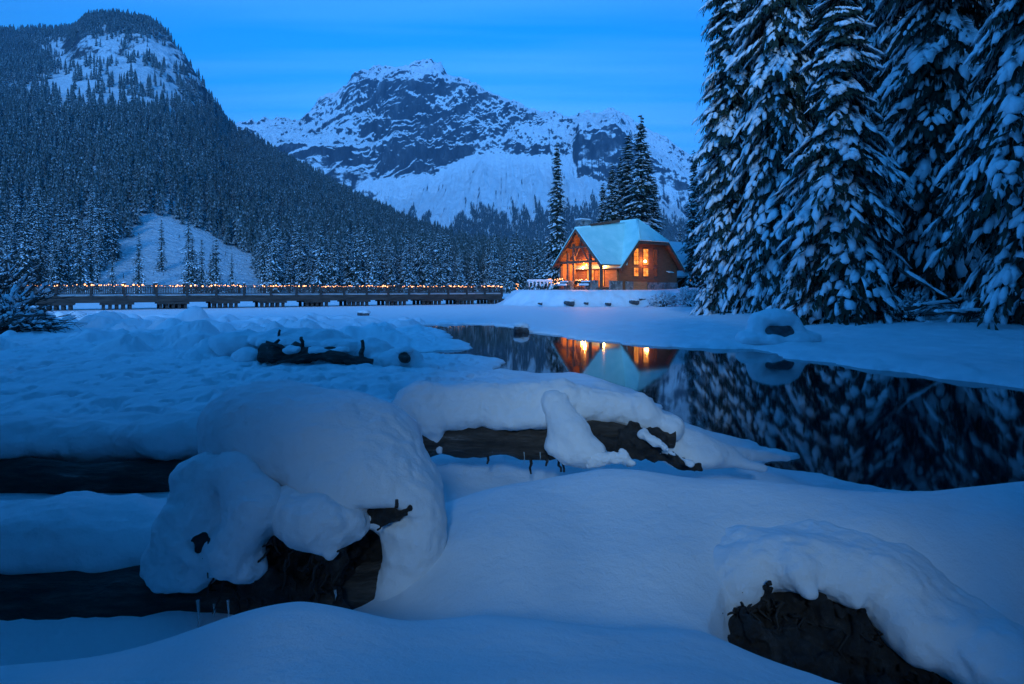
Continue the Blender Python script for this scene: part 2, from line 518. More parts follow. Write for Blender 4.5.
# ------------------------------------------------------------------ soft snow shapes: signed distances -> surface nets
def surface_nets(f, lo, hi, h):
    lo, hi = np.asarray(lo, float), np.asarray(hi, float)
    n = np.maximum(4, np.ceil((hi - lo) / h).astype(int)) + 1
    ax = [lo[k] + h * np.arange(n[k]) for k in range(3)]
    G = np.empty(tuple(n))
    for i in range(0, n[0], 24):
        X, Y, Z = np.meshgrid(ax[0][i:i + 24], ax[1], ax[2], indexing='ij')
        G[i:i + 24] = f(np.stack([X, Y, Z], -1))
    S = G < 0
    cs = [(a, b, c) for a in (0, 1) for b in (0, 1) for c in (0, 1)]
    sl = lambda a, k: slice(a, n[k] - 1 + a)
    cor = np.stack([S[sl(a, 0), sl(b, 1), sl(c, 2)] for a, b, c in cs])
    cnt = cor.sum(0)
    act = (cnt > 0) & (cnt < 8)
    idx = -np.ones(act.shape, np.int64)
    cells = np.argwhere(act)
    idx[act] = np.arange(len(cells))
    vals = np.stack([G[sl(a, 0), sl(b, 1), sl(c, 2)][act] for a, b, c in cs], 1)
    pos = np.zeros((len(cells), 3))
    w = np.zeros(len(cells))
    for i in range(8):
        for j in range(i + 1, 8):
            d = np.array(cs[j]) - np.array(cs[i])
            if np.abs(d).sum() != 1: continue
            a, b = vals[:, i], vals[:, j]
            m = (a < 0) != (b < 0)
            t = np.where(m, a / np.where(m, a - b, 1), 0)
            pos += np.where(m[:, None], np.array(cs[i]) + t[:, None] * d, 0)
            w += m
    V = lo + h * (cells + pos / w[:, None])
    quads = []
    for k in range(3):
        a, b = (k + 1) % 3, (k + 2) % 3
        s0 = [slice(0, n[q] - 1) if q == k else slice(1, n[q] - 1) for q in range(3)]
        s1 = [slice(1, n[q]) if q == k else slice(1, n[q] - 1) for q in range(3)]
        A0, A1 = S[tuple(s0)], S[tuple(s1)]
        E = np.argwhere(A0 != A1)
        inside = A0[tuple(E.T)]
        base = E.copy()
        for q in (a, b): base[:, q] += 1
        def cell(da, db):
            c = base.copy()
            c[:, a] -= da
            c[:, b] -= db
            return idx[c[:, 0], c[:, 1], c[:, 2]]
        q = np.stack([cell(1, 1), cell(0, 1), cell(0, 0), cell(1, 0)], 1)
        q[~inside] = q[~inside][:, ::-1]
        quads.append(q)
    Q = np.vstack(quads)
    return V, Q[(Q >= 0).all(1)]

def smin(a, b, k):
    h = np.clip(0.5 + 0.5 * (b - a) / k, 0, 1)
    return b + (a - b) * h - k * h * (1 - h)

def sd_ell(p, c, r, rz=0.0, tilt=0.0):
    q = p - np.asarray(c)
    if rz:
        cz, sz = math.cos(rz), math.sin(rz)
        q = np.stack([q[..., 0] * cz + q[..., 1] * sz, -q[..., 0] * sz + q[..., 1] * cz, q[..., 2]], -1)
    if tilt:
        cz, sz = math.cos(tilt), math.sin(tilt)
        q = np.stack([q[..., 0] * cz + q[..., 2] * sz, q[..., 1], -q[..., 0] * sz + q[..., 2] * cz], -1)
    r = np.asarray(r, float)
    k0 = np.linalg.norm(q / r, axis=-1)
    k1 = np.linalg.norm(q / (r * r), axis=-1)
    return np.where(k1 > 1e-9, k0 * (k0 - 1) / np.maximum(k1, 1e-9), -r.min())

def sd_cap(p, a, b, ra, rb, flat=1.0):
    a, b = np.asarray(a, float), np.asarray(b, float)
    s = np.array([1, 1, 1 / flat])
    pa, ba = (p - a) * s, (b - a) * s
    t = np.clip((pa * ba).sum(-1) / (ba * ba).sum(), 0, 1)
    return np.linalg.norm(pa - t[..., None] * ba, axis=-1) - (ra + (rb - ra) * t)

def blob(prims, k, amp=0.02, scale=4.0, rag=0.0, rag_scale=11.0, cut=(), cutk=0.05):
    """prims: ('e', centre, radii, rotz, tilt) or ('c', a, b, ra, rb, flat) -> signed distance function"""
    def one(p, q):
        return sd_ell(p, *q[1:]) if q[0] == 'e' else sd_cap(p, *q[1:])
    def f(p):
        d = None
        for q in prims:
            e = one(p, q)
            d = e if d is None else smin(d, e, k)
        for q in cut:
            d = -smin(-d, one(p, q), cutk)
        d = d + amp * fbm(p * scale, 3)
        if rag:
            d = d + rag * ridged(p * rag_scale, 3)
        return d
    return f

def bounds(prims, pad):
    lo, hi = np.full(3, 1e9), np.full(3, -1e9)
    for q in prims:
        if q[0] == 'e':
            r = np.asarray(q[2]); r = np.full(3, r.max()) if len(q) > 3 else r
            lo, hi = np.minimum(lo, q[1] - r), np.maximum(hi, q[1] + r)
        else:
            for c, r in ((q[1], q[3]), (q[2], q[4])):
                lo, hi = np.minimum(lo, np.asarray(c) - r), np.maximum(hi, np.asarray(c) + r)
    return lo - pad, hi + pad

def blob_obj(name, prims, h, m, parent, k=0.1, pad=0.12, **kw):
    lo, hi = bounds(prims, pad)
    V, Q = surface_nets(blob(prims, k, **kw), lo, hi, h)
    o = link(name, None or mesh_np(name, V, [Q], m), parent)
    return o

def tube(pts, rad, sides=8, rough=0.0, seed=0, cap=True):
    """bent tapered tube, roughened -> (V, quads, tris)"""
    pts = np.asarray(pts, float)
    n = len(pts)
    rad = np.broadcast_to(np.asarray(rad, float), (n,))
    tan = np.gradient(pts, axis=0)
    tan /= np.linalg.norm(tan, axis=1)[:, None] + 1e-12
    up = np.array([0, 0, 1.0]) if abs(tan[0, 2]) < 0.9 else np.array([1.0, 0, 0])
    A = np.cross(tan, up); A /= np.linalg.norm(A, axis=1)[:, None] + 1e-12
    B = np.cross(A, tan)
    th = np.linspace(0, 2 * PI, sides, endpoint=False)
    ring = np.cos(th)[None, :, None] * A[:, None, :] + np.sin(th)[None, :, None] * B[:, None, :]
    R = rad[:, None] * np.ones((1, sides))
    if rough:
        q = pts[:, None, :] + ring * rad[:, None, None]
        R = R * (1 + rough * fbm(q * (0.6 / max(rad.max(), 1e-3)) + seed, 3))
    V = (pts[:, None, :] + ring * R[..., None]).reshape(-1, 3)
    i, j = np.meshgrid(np.arange(n - 1), np.arange(sides), indexing='ij')
    j2 = (j + 1) % sides
    Q = np.stack([i * sides + j, i * sides + j2, (i + 1) * sides + j2, (i + 1) * sides + j], -1).reshape(-1, 4)
    T = np.zeros((0, 3), int)
    if cap:
        V = np.vstack([V, pts[:1], pts[-1:]])
        a, b = len(V) - 2, len(V) - 1
        jj = np.arange(sides); jn = (jj + 1) % sides
        T = np.vstack([np.stack([np.full(sides, a), jn, jj], 1), np.stack([np.full(sides, b), (n - 1) * sides + jj, (n - 1) * sides + jn], 1)])
    return V, Q, T

def join(parts):
    """[(V, Q, T), ...] -> one"""
    V, Q, T, o = [], [], [], 0
    for v, q, t in parts:
        V.append(v); Q.append(np.asarray(q, int).reshape(-1, 4) + o); T.append(np.asarray(t, int).reshape(-1, 3) + o)
        o += len(v)
    return np.vstack(V), np.vstack(Q), np.vstack(T)

def tube_obj(name, tubes, m, parent):
    V, Q, T = join(tubes)
    return link(name, mesh_np(name, V, [Q, T], m), parent)

def curve_pts(a, b, n, sag=0.0, wob=0.0, seed=0):
    t = np.linspace(0, 1, n)[:, None]
    p = np.asarray(a, float) * (1 - t) + np.asarray(b, float) * t
    p[:, 2] -= sag * np.sin(t[:, 0] * PI)
    if wob:
        p += wob * np.stack([noise3(np.stack([t[:, 0] * 3 + seed, np.full(n, 3.3 * q + seed), np.full(n, seed * 1.7)], -1)) for q in range(3)], -1) * np.sin(t * PI)
    return p

# ------------------------------------------------------------------ foreground: fallen logs under deep snow
def icicles(parent, spots, m):
    for a, ln, r in spots:
        a = np.asarray(a, float)
        pts = np.array([a, a + [0.004, 0, -ln * 0.5], a + [0.0, 0, -ln]])
        tube_obj('icicle', [tube(pts, [r, r * 0.65, r * 0.1], 6)], m, parent)

def m_ice(nt, b):
    b.inputs['Base Color'].default_value = (0.55, 0.68, 0.72, 1)
    b.inputs['Roughness'].default_value = 0.15
    b.inputs['Transmission Weight'].default_value = 0.6
ICE = mat('icicle_ice', m_ice)

# lower log with its upturned root end buried in snow
def left_root_log():
    t = thing('fallen_log', 'large dark lower left log whose root end bulges under a snow dome', 'log', tuple(P(150, 640, 2.8)))
    off = -np.asarray(t.location)
    def q(px, py, Y): return P(px, py, Y) + off
    tube_obj('trunk', [tube(curve_pts(q(-260, 618, 2.95), q(395, 595, 3.05), 60, wob=0.06, seed=2), np.linspace(0.20, 0.18, 60), 28, 0.22, 4)], BARK, t)
    root = [('e', q(280, 575, 3.05), (0.36, 0.22, 0.20)), ('e', q(338, 560, 3.05), (0.17, 0.2, 0.17)), ('e', q(368, 558, 3.10), (0.13, 0.12, 0.14)), ('c', q(300, 530, 2.9), q(410, 512, 2.88), 0.07, 0.05, 1.0),
            ('c', q(200, 540, 2.85), q(300, 600, 2.82), 0.06, 0.05, 1.0), ('c', q(330, 560, 2.8), q(350, 625, 2.78), 0.05, 0.03, 1.0)]
    blob_obj('root_end', root, 0.012, ROOT, t, k=0.06, amp=0.05, scale=7.0, rag=0.02)
    dome = [('e', q(315, 440, 3.35), (0.58, 0.42, 0.27)), ('e', q(385, 475, 3.15), (0.33, 0.32, 0.20), 0.0, -0.5), ('e', q(265, 420, 3.4), (0.33, 0.36, 0.21)),
            ('e', q(350, 490, 3.0), (0.30, 0.2, 0.12), 0, -0.25), ('e', q(410, 575, 2.98), (0.15, 0.15, 0.27)), ('e', q(418, 525, 3.0), (0.13, 0.15, 0.2)), ('e', q(395, 600, 2.95), (0.14, 0.13, 0.12)),
            ('e', q(250, 490, 3.1), (0.22, 0.2, 0.14))]
    blob_obj('snow_cap', dome, 0.0115, SNOW, t, k=0.10, amp=0.014, scale=3.2,
             cut=[('e', q(305, 592, 2.78), (0.27, 0.30, 0.20)), ('e', q(380, 528, 2.72), (0.16, 0.2, 0.045), 0, -0.28)], cutk=0.05, rag=0.006, rag_scale=12)
    lumps = [
        [('e', q(212, 478, 3.06), (0.20, 0.18, 0.12)), ('c', q(236, 474, 2.96), q(256, 512, 2.86), 0.11, 0.13, .9), ('c', q(256, 512, 2.86), q(236, 552, 2.80), 0.13, 0.10, .9), ('e', q(243, 568, 2.80), (0.12, 0.09, 0.07)), ('e', q(222, 548, 2.82), (0.09, 0.09, 0.10)),
         ('c', q(208, 486, 3.02), q(184, 530, 2.92), 0.11, 0.13, .9), ('c', q(184, 530, 2.92), q(174, 566, 2.88), 0.12, 0.10, .9), ('e', q(182, 578, 2.88), (0.13, 0.10, 0.07)), ('e', q(206, 560, 2.88), (0.09, 0.08, 0.09)), ('e', q(200, 520, 2.95), (0.13, .12, .14)), ('e', q(160, 560, 2.95), (.08, .1, .08)), ('c', q(180, 545, 2.80), q(198, 560, 2.79), .03, .03, 1)],
        [('e', q(318, 522, 2.82), (0.19, 0.15, 0.12)), ('e', q(290, 512, 2.92), (0.14, 0.14, 0.12)), ('e', q(345, 520, 2.88), (0.12, 0.12, 0.08)), ('c', q(322, 535, 2.76), q(330, 552, 2.74), .06, .035, 1)],
    ]
    for l in lumps:
        blob_obj('snow_lump', l, 0.0095, SNOW, t, k=0.07, amp=0.026, scale=4.0, pad=0.10, rag=0.006, rag_scale=13)
    cap = [('c', q(-260, 555, 3.3), q(185, 545, 3.25), 0.29, 0.26, 0.62), ('c', q(-260, 535, 3.6), q(190, 530, 3.6), 0.32, 0.3, 0.5), ('e', q(60, 530, 3.3), (0.5, 0.35, 0.16))]
    blob_obj('log_snow', cap, 0.014, SNOW, t, k=0.12, amp=0.03, scale=3.0, rag=0.004)
    icicles(t, [(q(198, 600, 2.76), 0.13, 0.008), (q(214, 604, 2.78), 0.06, 0.006), (q(228, 600, 2.77), 0.10, 0.007), (q(335, 590, 2.74), 0.05, 0.006)], ICE)
    tw = []
    r = random.Random(4)
    for _ in range(46):
        a = q(r.uniform(200, 345), r.uniform(535, 590), r.uniform(2.76, 2.86))
        tw.append(tube(curve_pts(a, a + [r.uniform(-.07, .07), r.uniform(-.07, .02), r.uniform(-.16, .02)], 5, wob=0.03, seed=r.random() * 9), [.007, .006, .005, .004, .002], 5))
    tube_obj('rootlet', tw, TWIG, t)
left_root_log()

def upper_left_log():
    t = thing('fallen_log', 'thin dark log lying across the left snowfield, edge of snow hanging over it', 'log', tuple(P(90, 490, 4.4)))
    off = -np.asarray(t.location)
    def q(px, py, Y): return P(px, py, Y) + off
    tube_obj('trunk', [tube(curve_pts(q(-300, 486, 4.5), q(225, 474, 4.7), 60, wob=0.08, seed=5), np.linspace(0.15, 0.12, 60), 24, 0.25, 8)], BARK, t)
    cap = [('c', q(-300, 448, 4.85), q(215, 440, 5.0), 0.22, 0.20, 0.75), ('c', q(-300, 440, 5.2), q(215, 432, 5.4), 0.30, 0.26, 0.6), ('e', q(175, 436, 4.9), (0.36, 0.3, 0.17)), ('e', q(20, 440, 4.9), (0.4, 0.3, 0.15))]
    blob_obj('snow_cap', cap, 0.018, SNOW, t, k=0.14, amp=0.045, scale=2.6, rag=0.007, rag_scale=8)
upper_left_log()

def middle_log():
    t = thing('fallen_log', 'snow laden log raised over a gap by the water, snow tongues hanging down', 'log', tuple(P(540, 470, 4.9)))
    off = -np.asarray(t.location)
    def q(px, py, Y): return P(px, py, Y) + off
    tube_obj('trunk', [tube(curve_pts(q(415, 437, 4.95), q(672, 436, 4.98), 40, sag=0.03, wob=0.07, seed=7), np.linspace(0.14, 0.10, 40), 24, 0.28, 3)], BARK, t)
    blob_obj('root_end', [('e', q(640, 440, 4.92), (0.24, 0.16, 0.14)), ('c', q(600, 440, 4.85), q(700, 470, 4.8), 0.06, 0.03, 1)], 0.014, ROOT, t, k=0.06, amp=0.04, scale=7, rag=0.015)
    cap = [('c', q(425, 405, 5.0), q(560, 402, 5.05), 0.17, 0.165, 1.0), ('c', q(560, 402, 5.05), q(632, 410, 5.05), 0.165, 0.14, 1.0), ('e', q(418, 408, 4.95), (0.20, 0.2, 0.20)),
           ('e', q(450, 418, 4.9), (0.2, 0.12, 0.10)), ('e', q(520, 420, 4.9), (0.32, 0.12, 0.09)), ('e', q(645, 418, 5.0), (0.12, 0.15, 0.13)), ('e', q(668, 428, 5.02), (0.12, 0.14, 0.11)),
           ('c', q(432, 425, 4.85), q(440, 452, 4.82), 0.07, 0.025, 1.0)]
    blob_obj('snow_cap', cap, 0.0125, SNOW, t, k=0.11, amp=0.022, scale=3.6, rag=0.007, rag_scale=10)
    tong = [('c', q(555, 405, 4.9), q(572, 435, 4.75), 0.12, 0.12, 1.0), ('c', q(572, 435, 4.75), q(577, 450, 4.7), 0.12, 0.12, 1.0), ('e', q(560, 448, 4.72), (0.14, 0.1, 0.09)), ('e', q(592, 452, 4.7), (0.1, 0.1, 0.08))]
    blob_obj('snow_lump', tong, 0.011, SNOW, t, k=0.10, amp=0.022, scale=4, rag=0.005, rag_scale=11)
    blob_obj('snow_lump', [('c', q(590, 462, 4.62), q(622, 456, 4.6), 0.05, 0.045, 1), ('c', q(622, 456, 4.6), q(632, 464, 4.58), 0.04, 0.03, 1)], 0.008, SNOW, t, k=0.04, amp=0.022, scale=9, rag=0.008, rag_scale=15)
    blob_obj('snow_lump', [('c', q(644, 434, 4.78), q(664, 448, 4.7), 0.05, 0.032, .8), ('c', q(664, 448, 4.7), q(690, 464, 4.6), 0.03, 0.022, .8)], 0.008, SNOW, t, k=0.04, amp=0.022, scale=9, rag=0.008, rag_scale=15)
    ramp_ = [('c', q(645, 425, 5.15), q(715, 452, 5.3), 0.15, 0.11, 0.8), ('c', q(715, 452, 5.3), q(785, 458, 5.9), 0.12, 0.05, 0.6), ('c', q(660, 445, 5.1), q(760, 468, 5.3), 0.12, 0.06, 0.6), ('e', q(690, 455, 5.2), (0.25, 0.25, 0.10))]
    blob_obj('snow_drift', ramp_, 0.014, SNOW, t, k=0.12, amp=0.015, scale=4)
    icicles(t, [(q(492, 446, 4.86), 0.06, 0.006), (q(524, 452, 4.84), 0.09, 0.006), (q(540, 452, 4.84), 0.07, 0.006), (q(548, 452, 4.83), 0.10, 0.006), (q(632, 440, 4.78), 0.05, 0.006)], ICE)
    tw = []
    for a, b in (((530, 448, 4.88), (531, 474, 4.86)), ((556, 452, 4.84), (561, 472, 4.82)), ((563, 452, 4.84), (564, 472, 4.8)), ((490, 446, 4.9), (487, 464, 4.88)), ((613, 452, 4.75), (634, 464, 4.7)), ((548, 455, 4.8), (546, 466, 4.8))):
        tube_obj('branch_stub', [tube(curve_pts(q(*a), q(*b), 6, wob=0.02, seed=a[0]), np.linspace(0.016, 0.008, 6), 6, 0.3)], ROOT, t)
middle_log()

def right_roots():
    t = thing('root_mass', 'dark tangle of upturned roots in a hollow under the overhanging snow, lower right', 'roots', tuple(P(840, 650, 2.55)))
    off = -np.asarray(t.location)
    def q(px, py, Y): return P(px, py, Y) + off
    body = [('c', q(738, 618, 2.80), q(835, 632, 2.74), 0.15, 0.17, 1), ('c', q(835, 632, 2.74), q(905, 664, 2.66), 0.17, 0.16, 1), ('c', q(905, 664, 2.66), q(985, 700, 2.55), 0.15, 0.13, 1), ('e', q(790, 655, 2.66), (0.26, 0.22, 0.13)), ('e', q(860, 690, 2.60), (0.34, 0.25, 0.12)), ('e', q(745, 635, 2.70), (0.12, 0.18, 0.12)), ('c', q(728, 600, 2.86), q(800, 612, 2.78), 0.08, 0.09, 1),
            ('c', q(765, 582, 2.74), q(775, 640, 2.70), 0.05, 0.03, 1), ('c', q(800, 588, 2.72), q(842, 625, 2.66), 0.06, 0.05, 1), ('c', q(842, 625, 2.66), q(838, 665, 2.6), 0.04, 0.02, 1), ('c', q(870, 600, 2.70), q(858, 650, 2.64), 0.05, 0.03, 1),
            ('c', q(890, 625, 2.66), q(925, 655, 2.58), 0.07, 0.05, 1), ('c', q(925, 655, 2.58), q(975, 676, 2.50), 0.05, 0.05, 1), ('e', q(850, 700, 2.75), (0.5, 0.25, 0.14)), ('e', q(790, 668, 2.85), (0.3, 0.2, 0.12))]
    blob_obj('root_wood', body, 0.0115, ROOT, t, k=0.045, amp=0.05, scale=8, rag=0.03, rag_scale=13)
    lip = [(706, 596, 2.84, .07), (728, 574, 2.84, .09), (765, 564, 2.83, .09), (800, 568, 2.82, .085), (835, 572, 2.80, .10), (868, 584, 2.76, .10), (893, 596, 2.72, .11), (912, 620, 2.66, .11), (940, 634, 2.60, .10), (968, 652, 2.52, .11), (1000, 675, 2.44, .12), (1030, 705, 2.36, .13)]
    prims = [('c', q(*a[:3]), q(*b[:3]), a[3], b[3], .85) for a, b in zip(lip[:-1], lip[1:])]
    prims += [('e', q(px, py - 17, Y + .17), (.20, .24, .095)) for px, py, Y, r_ in lip[1:]]
    prims += [('e', q(px, py - 26, Y + .36), (.24, .26, .085)) for px, py, Y, r_ in lip[1::2]]
    prims += [('c', q(800, 576, 2.68), q(808, 594, 2.63), .05, .022, 1), ('c', q(852, 590, 2.66), q(856, 606, 2.61), .045, .02, 1), ('c', q(905, 628, 2.58), q(912, 650, 2.53), .055, .03, 1), ('c', q(735, 590, 2.78), q(731, 615, 2.75), .05, .03, 1)]
    blob_obj('snow_overhang', prims, 0.0115, SNOW, t, k=0.12, amp=0.022, scale=3.6, rag=0.006, rag_scale=12)
    tw = []
    r = random.Random(9)
    for _ in range(60):
        a = q(*((lambda s: (735 + 235 * s, 592 + 75 * s + r.uniform(-6, 30), 2.72 - 0.17 * s))(r.random())))
        tw.append(tube(curve_pts(a, a + [r.uniform(-.09, .09), r.uniform(-.13, .0), r.uniform(-.12, .05)], 6, wob=0.05, seed=r.random() * 9), [.009, .008, .006, .005, .003, .002], 5))
    tube_obj('rootlet', tw, TWIG, t)
right_roots()

# driftwood further out on the snow
def driftwood():
    t = thing('driftwood', 'ragged dark driftwood trunk with broken branch stubs, half buried in the snowfield', 'driftwood', tuple(P(330, 362, 13.4)))
    off = -np.asarray(t.location)
    def q(px, py, Y): return P(px, py, Y) + off
    tube_obj('trunk', [tube(curve_pts(q(262, 352, 13.5), q(372, 363, 13.0), 30, wob=0.2, seed=3), np.linspace(0.19, 0.12, 30), 14, 0.7, 3)], BARK, t)
    for a, b, r in (((268, 350, 13.4), (279, 340, 13.3), .05), ((302, 350, 13.4), (301, 337, 13.3), .05), ((277, 346, 14.0), (280, 330, 13.9), .045), ((361, 358, 13.0), (362, 340, 13.0), .06), ((325, 353, 13.2), (277, 363, 12.9), .05), ((300, 353, 13.3), (266, 342, 13.2), .05)):
        tube_obj('branch_stub', [tube(curve_pts(q(*a), q(*b), 6, wob=0.06, seed=a[0]), np.linspace(r, r * .6, 6), 7, 0.3)], BARK, t)
    S = [[('e', q(330, 350, 13.2), (.42, .22, .08)), ('e', q(292, 350, 13.25), (.22, .18, .09))], [('c', q(262, 343, 13.8), q(345, 348, 13.7), .16, .18, .7), ('e', q(300, 340, 14.4), (1.2, .6, .26)), ('e', q(345, 347, 14.0), (.5, .4, .16))],
         [('e', q(350, 351, 14.1), (.5, .4, .22)), ('e', q(375, 352, 13.9), (.4, .4, .3)), ('e', q(384, 364, 13.5), (.45, .3, .22))],
         [('e', q(400, 360, 13.5), (.5, .4, .25)), ('e', q(360, 371, 12.8), (.35, .25, .14)), ('e', q(425, 369, 13.2), (.35, .3, .14))],
         [('e', q(250, 356, 13.8), (.4, .3, .2)), ('e', q(240, 345, 14.8), (.7, .5, .35))]]
    for s in S:
        blob_obj('snow_cap', s, 0.04, SNOW, t, k=0.15, amp=0.07, scale=2.6, pad=0.25)
driftwood()

def simple_snow_rock(px, py, Y, r, label, cap=0.5, group=None, name='snow_capped_rock', cat='rock', flat=0.75, snow=True):
    x, y = (px - 512) / F_PX * Y, Y
    t = thing(name, label, cat, (x, y, EYE + (HOR - py) / F_PX * Y), 0, group)
    h = r / 9
    blob_obj('rock', [('e', np.array([0, 0, r * .3]), (r, r * .9, r * flat)), ('e', np.array([r * .4, .1 * r, r * .1]), (r * .7, r * .6, r * .6))], h, ROCK, t, k=r * .3, amp=r * .22, scale=1.3 / r, pad=r * .5)
    if snow:
        blob_obj('snow_cap', [('e', np.array([0, r * .15, r * (.3 + flat * .75)]), (r * 1.05, r * .95, r * cap)), ('e', np.array([r * .5, r * .2, r * .6]), (r * .7, r * .8, r * cap * .8))], h, SNOW, t, k=r * .3, amp=r * .08, scale=1.5 / r, pad=r * .5)
    return t
t_ = thing('log_stub', 'small dark log end poking from the snow beside the driftwood', 'log', tuple(P(405, 357, 13.0)))
tube_obj('stub', [tube(curve_pts([.02, -.25, .02], [-.1, .7, -.12], 8, wob=.03), np.linspace(.10, .12, 8), 12, .25)], BARK, t_)
blob_obj('snow_cap', [('e', np.array([-.03, .15, .12]), (.20, .30, .08))], .03, SNOW, t_, k=.1, amp=.03, scale=4)
def hooded_boulder():
    x, y = (777 - 512) / F_PX * 21.5, 21.5
    t = thing('snow_capped_rock', 'rounded boulder with a thick snow hood at the edge of the far bank', 'rock', (x, y, ground_at(x, y)))
    blob_obj('rock', [('e', np.array([.05, .1, .30]), (.55, .45, .42)), ('e', np.array([-.2, -.1, .2]), (.35, .3, .3))], .05, ROCK, t, k=.15, amp=.12, scale=2.2, pad=.3)
    hood = [('e', np.array([0, .25, .78]), (.78, .65, .34)), ('e', np.array([-.62, .2, .42]), (.32, .45, .42)), ('e', np.array([.66, .2, .40]), (.34, .45, .44)), ('e', np.array([-.25, -.35, .05]), (.45, .3, .22)), ('e', np.array([.5, -.3, .05]), (.5, .3, .2)), ('e', np.array([-.9, 0, .1]), (.5, .5, .25)), ('e', np.array([1.0, .2, .1]), (.6, .5, .28))]
    blob_obj('snow_cap', hood, .045, SNOW, t, k=.16, amp=.05, scale=2.4, pad=.3)
hooded_boulder()
simple_snow_rock(764, 326, 28.0, 0.40, 'low dark stone under a wide flat snow cap, just behind the hooded boulder', cap=0.45, flat=.4)
simple_snow_rock(521, 332, 29.0, 0.34, 'dark snow topped stone standing in the water before the lodge', cap=0.5)
simple_snow_rock(363, 316, 45, 0.42, 'small flat snow topped stone alone on the ice near the bridge', cap=0.4, flat=.5)

# ------------------------------------------------------------------ conifers
def ico(sub):
    import bmesh
    bm = bmesh.new()
    bmesh.ops.create_icosphere(bm, subdivisions=sub, radius=1.0)
    V = np.array([v.co[:] for v in bm.verts])
    F = np.array([[v.index for v in f.verts] for f in bm.faces])
    bm.free()
    return V, F
ICO1, ICO2 = ico(1), ico(2)

def pads_mesh(C, X, Yv, Z, tmpl, faces):
    """instances of template verts (m or (n,m)) in frames (C; X,Y,Z columns scaled)"""
    n, m = len(C), tmpl.shape[-2]
    T = np.broadcast_to(tmpl, (n, m, 3)) if tmpl.ndim == 2 else tmpl
    V = C[:, None, :] + T[..., 0:1] * X[:, None, :] + T[..., 1:2] * Yv[:, None, :] + T[..., 2:3] * Z[:, None, :]
    F = faces[None] + (np.arange(n) * m)[:, None, None]
    return V.reshape(-1, 3), F.reshape(-1, faces.shape[1])

def norm(a):
    return a / (np.linalg.norm(a, axis=-1, keepdims=True) + 1e-12)

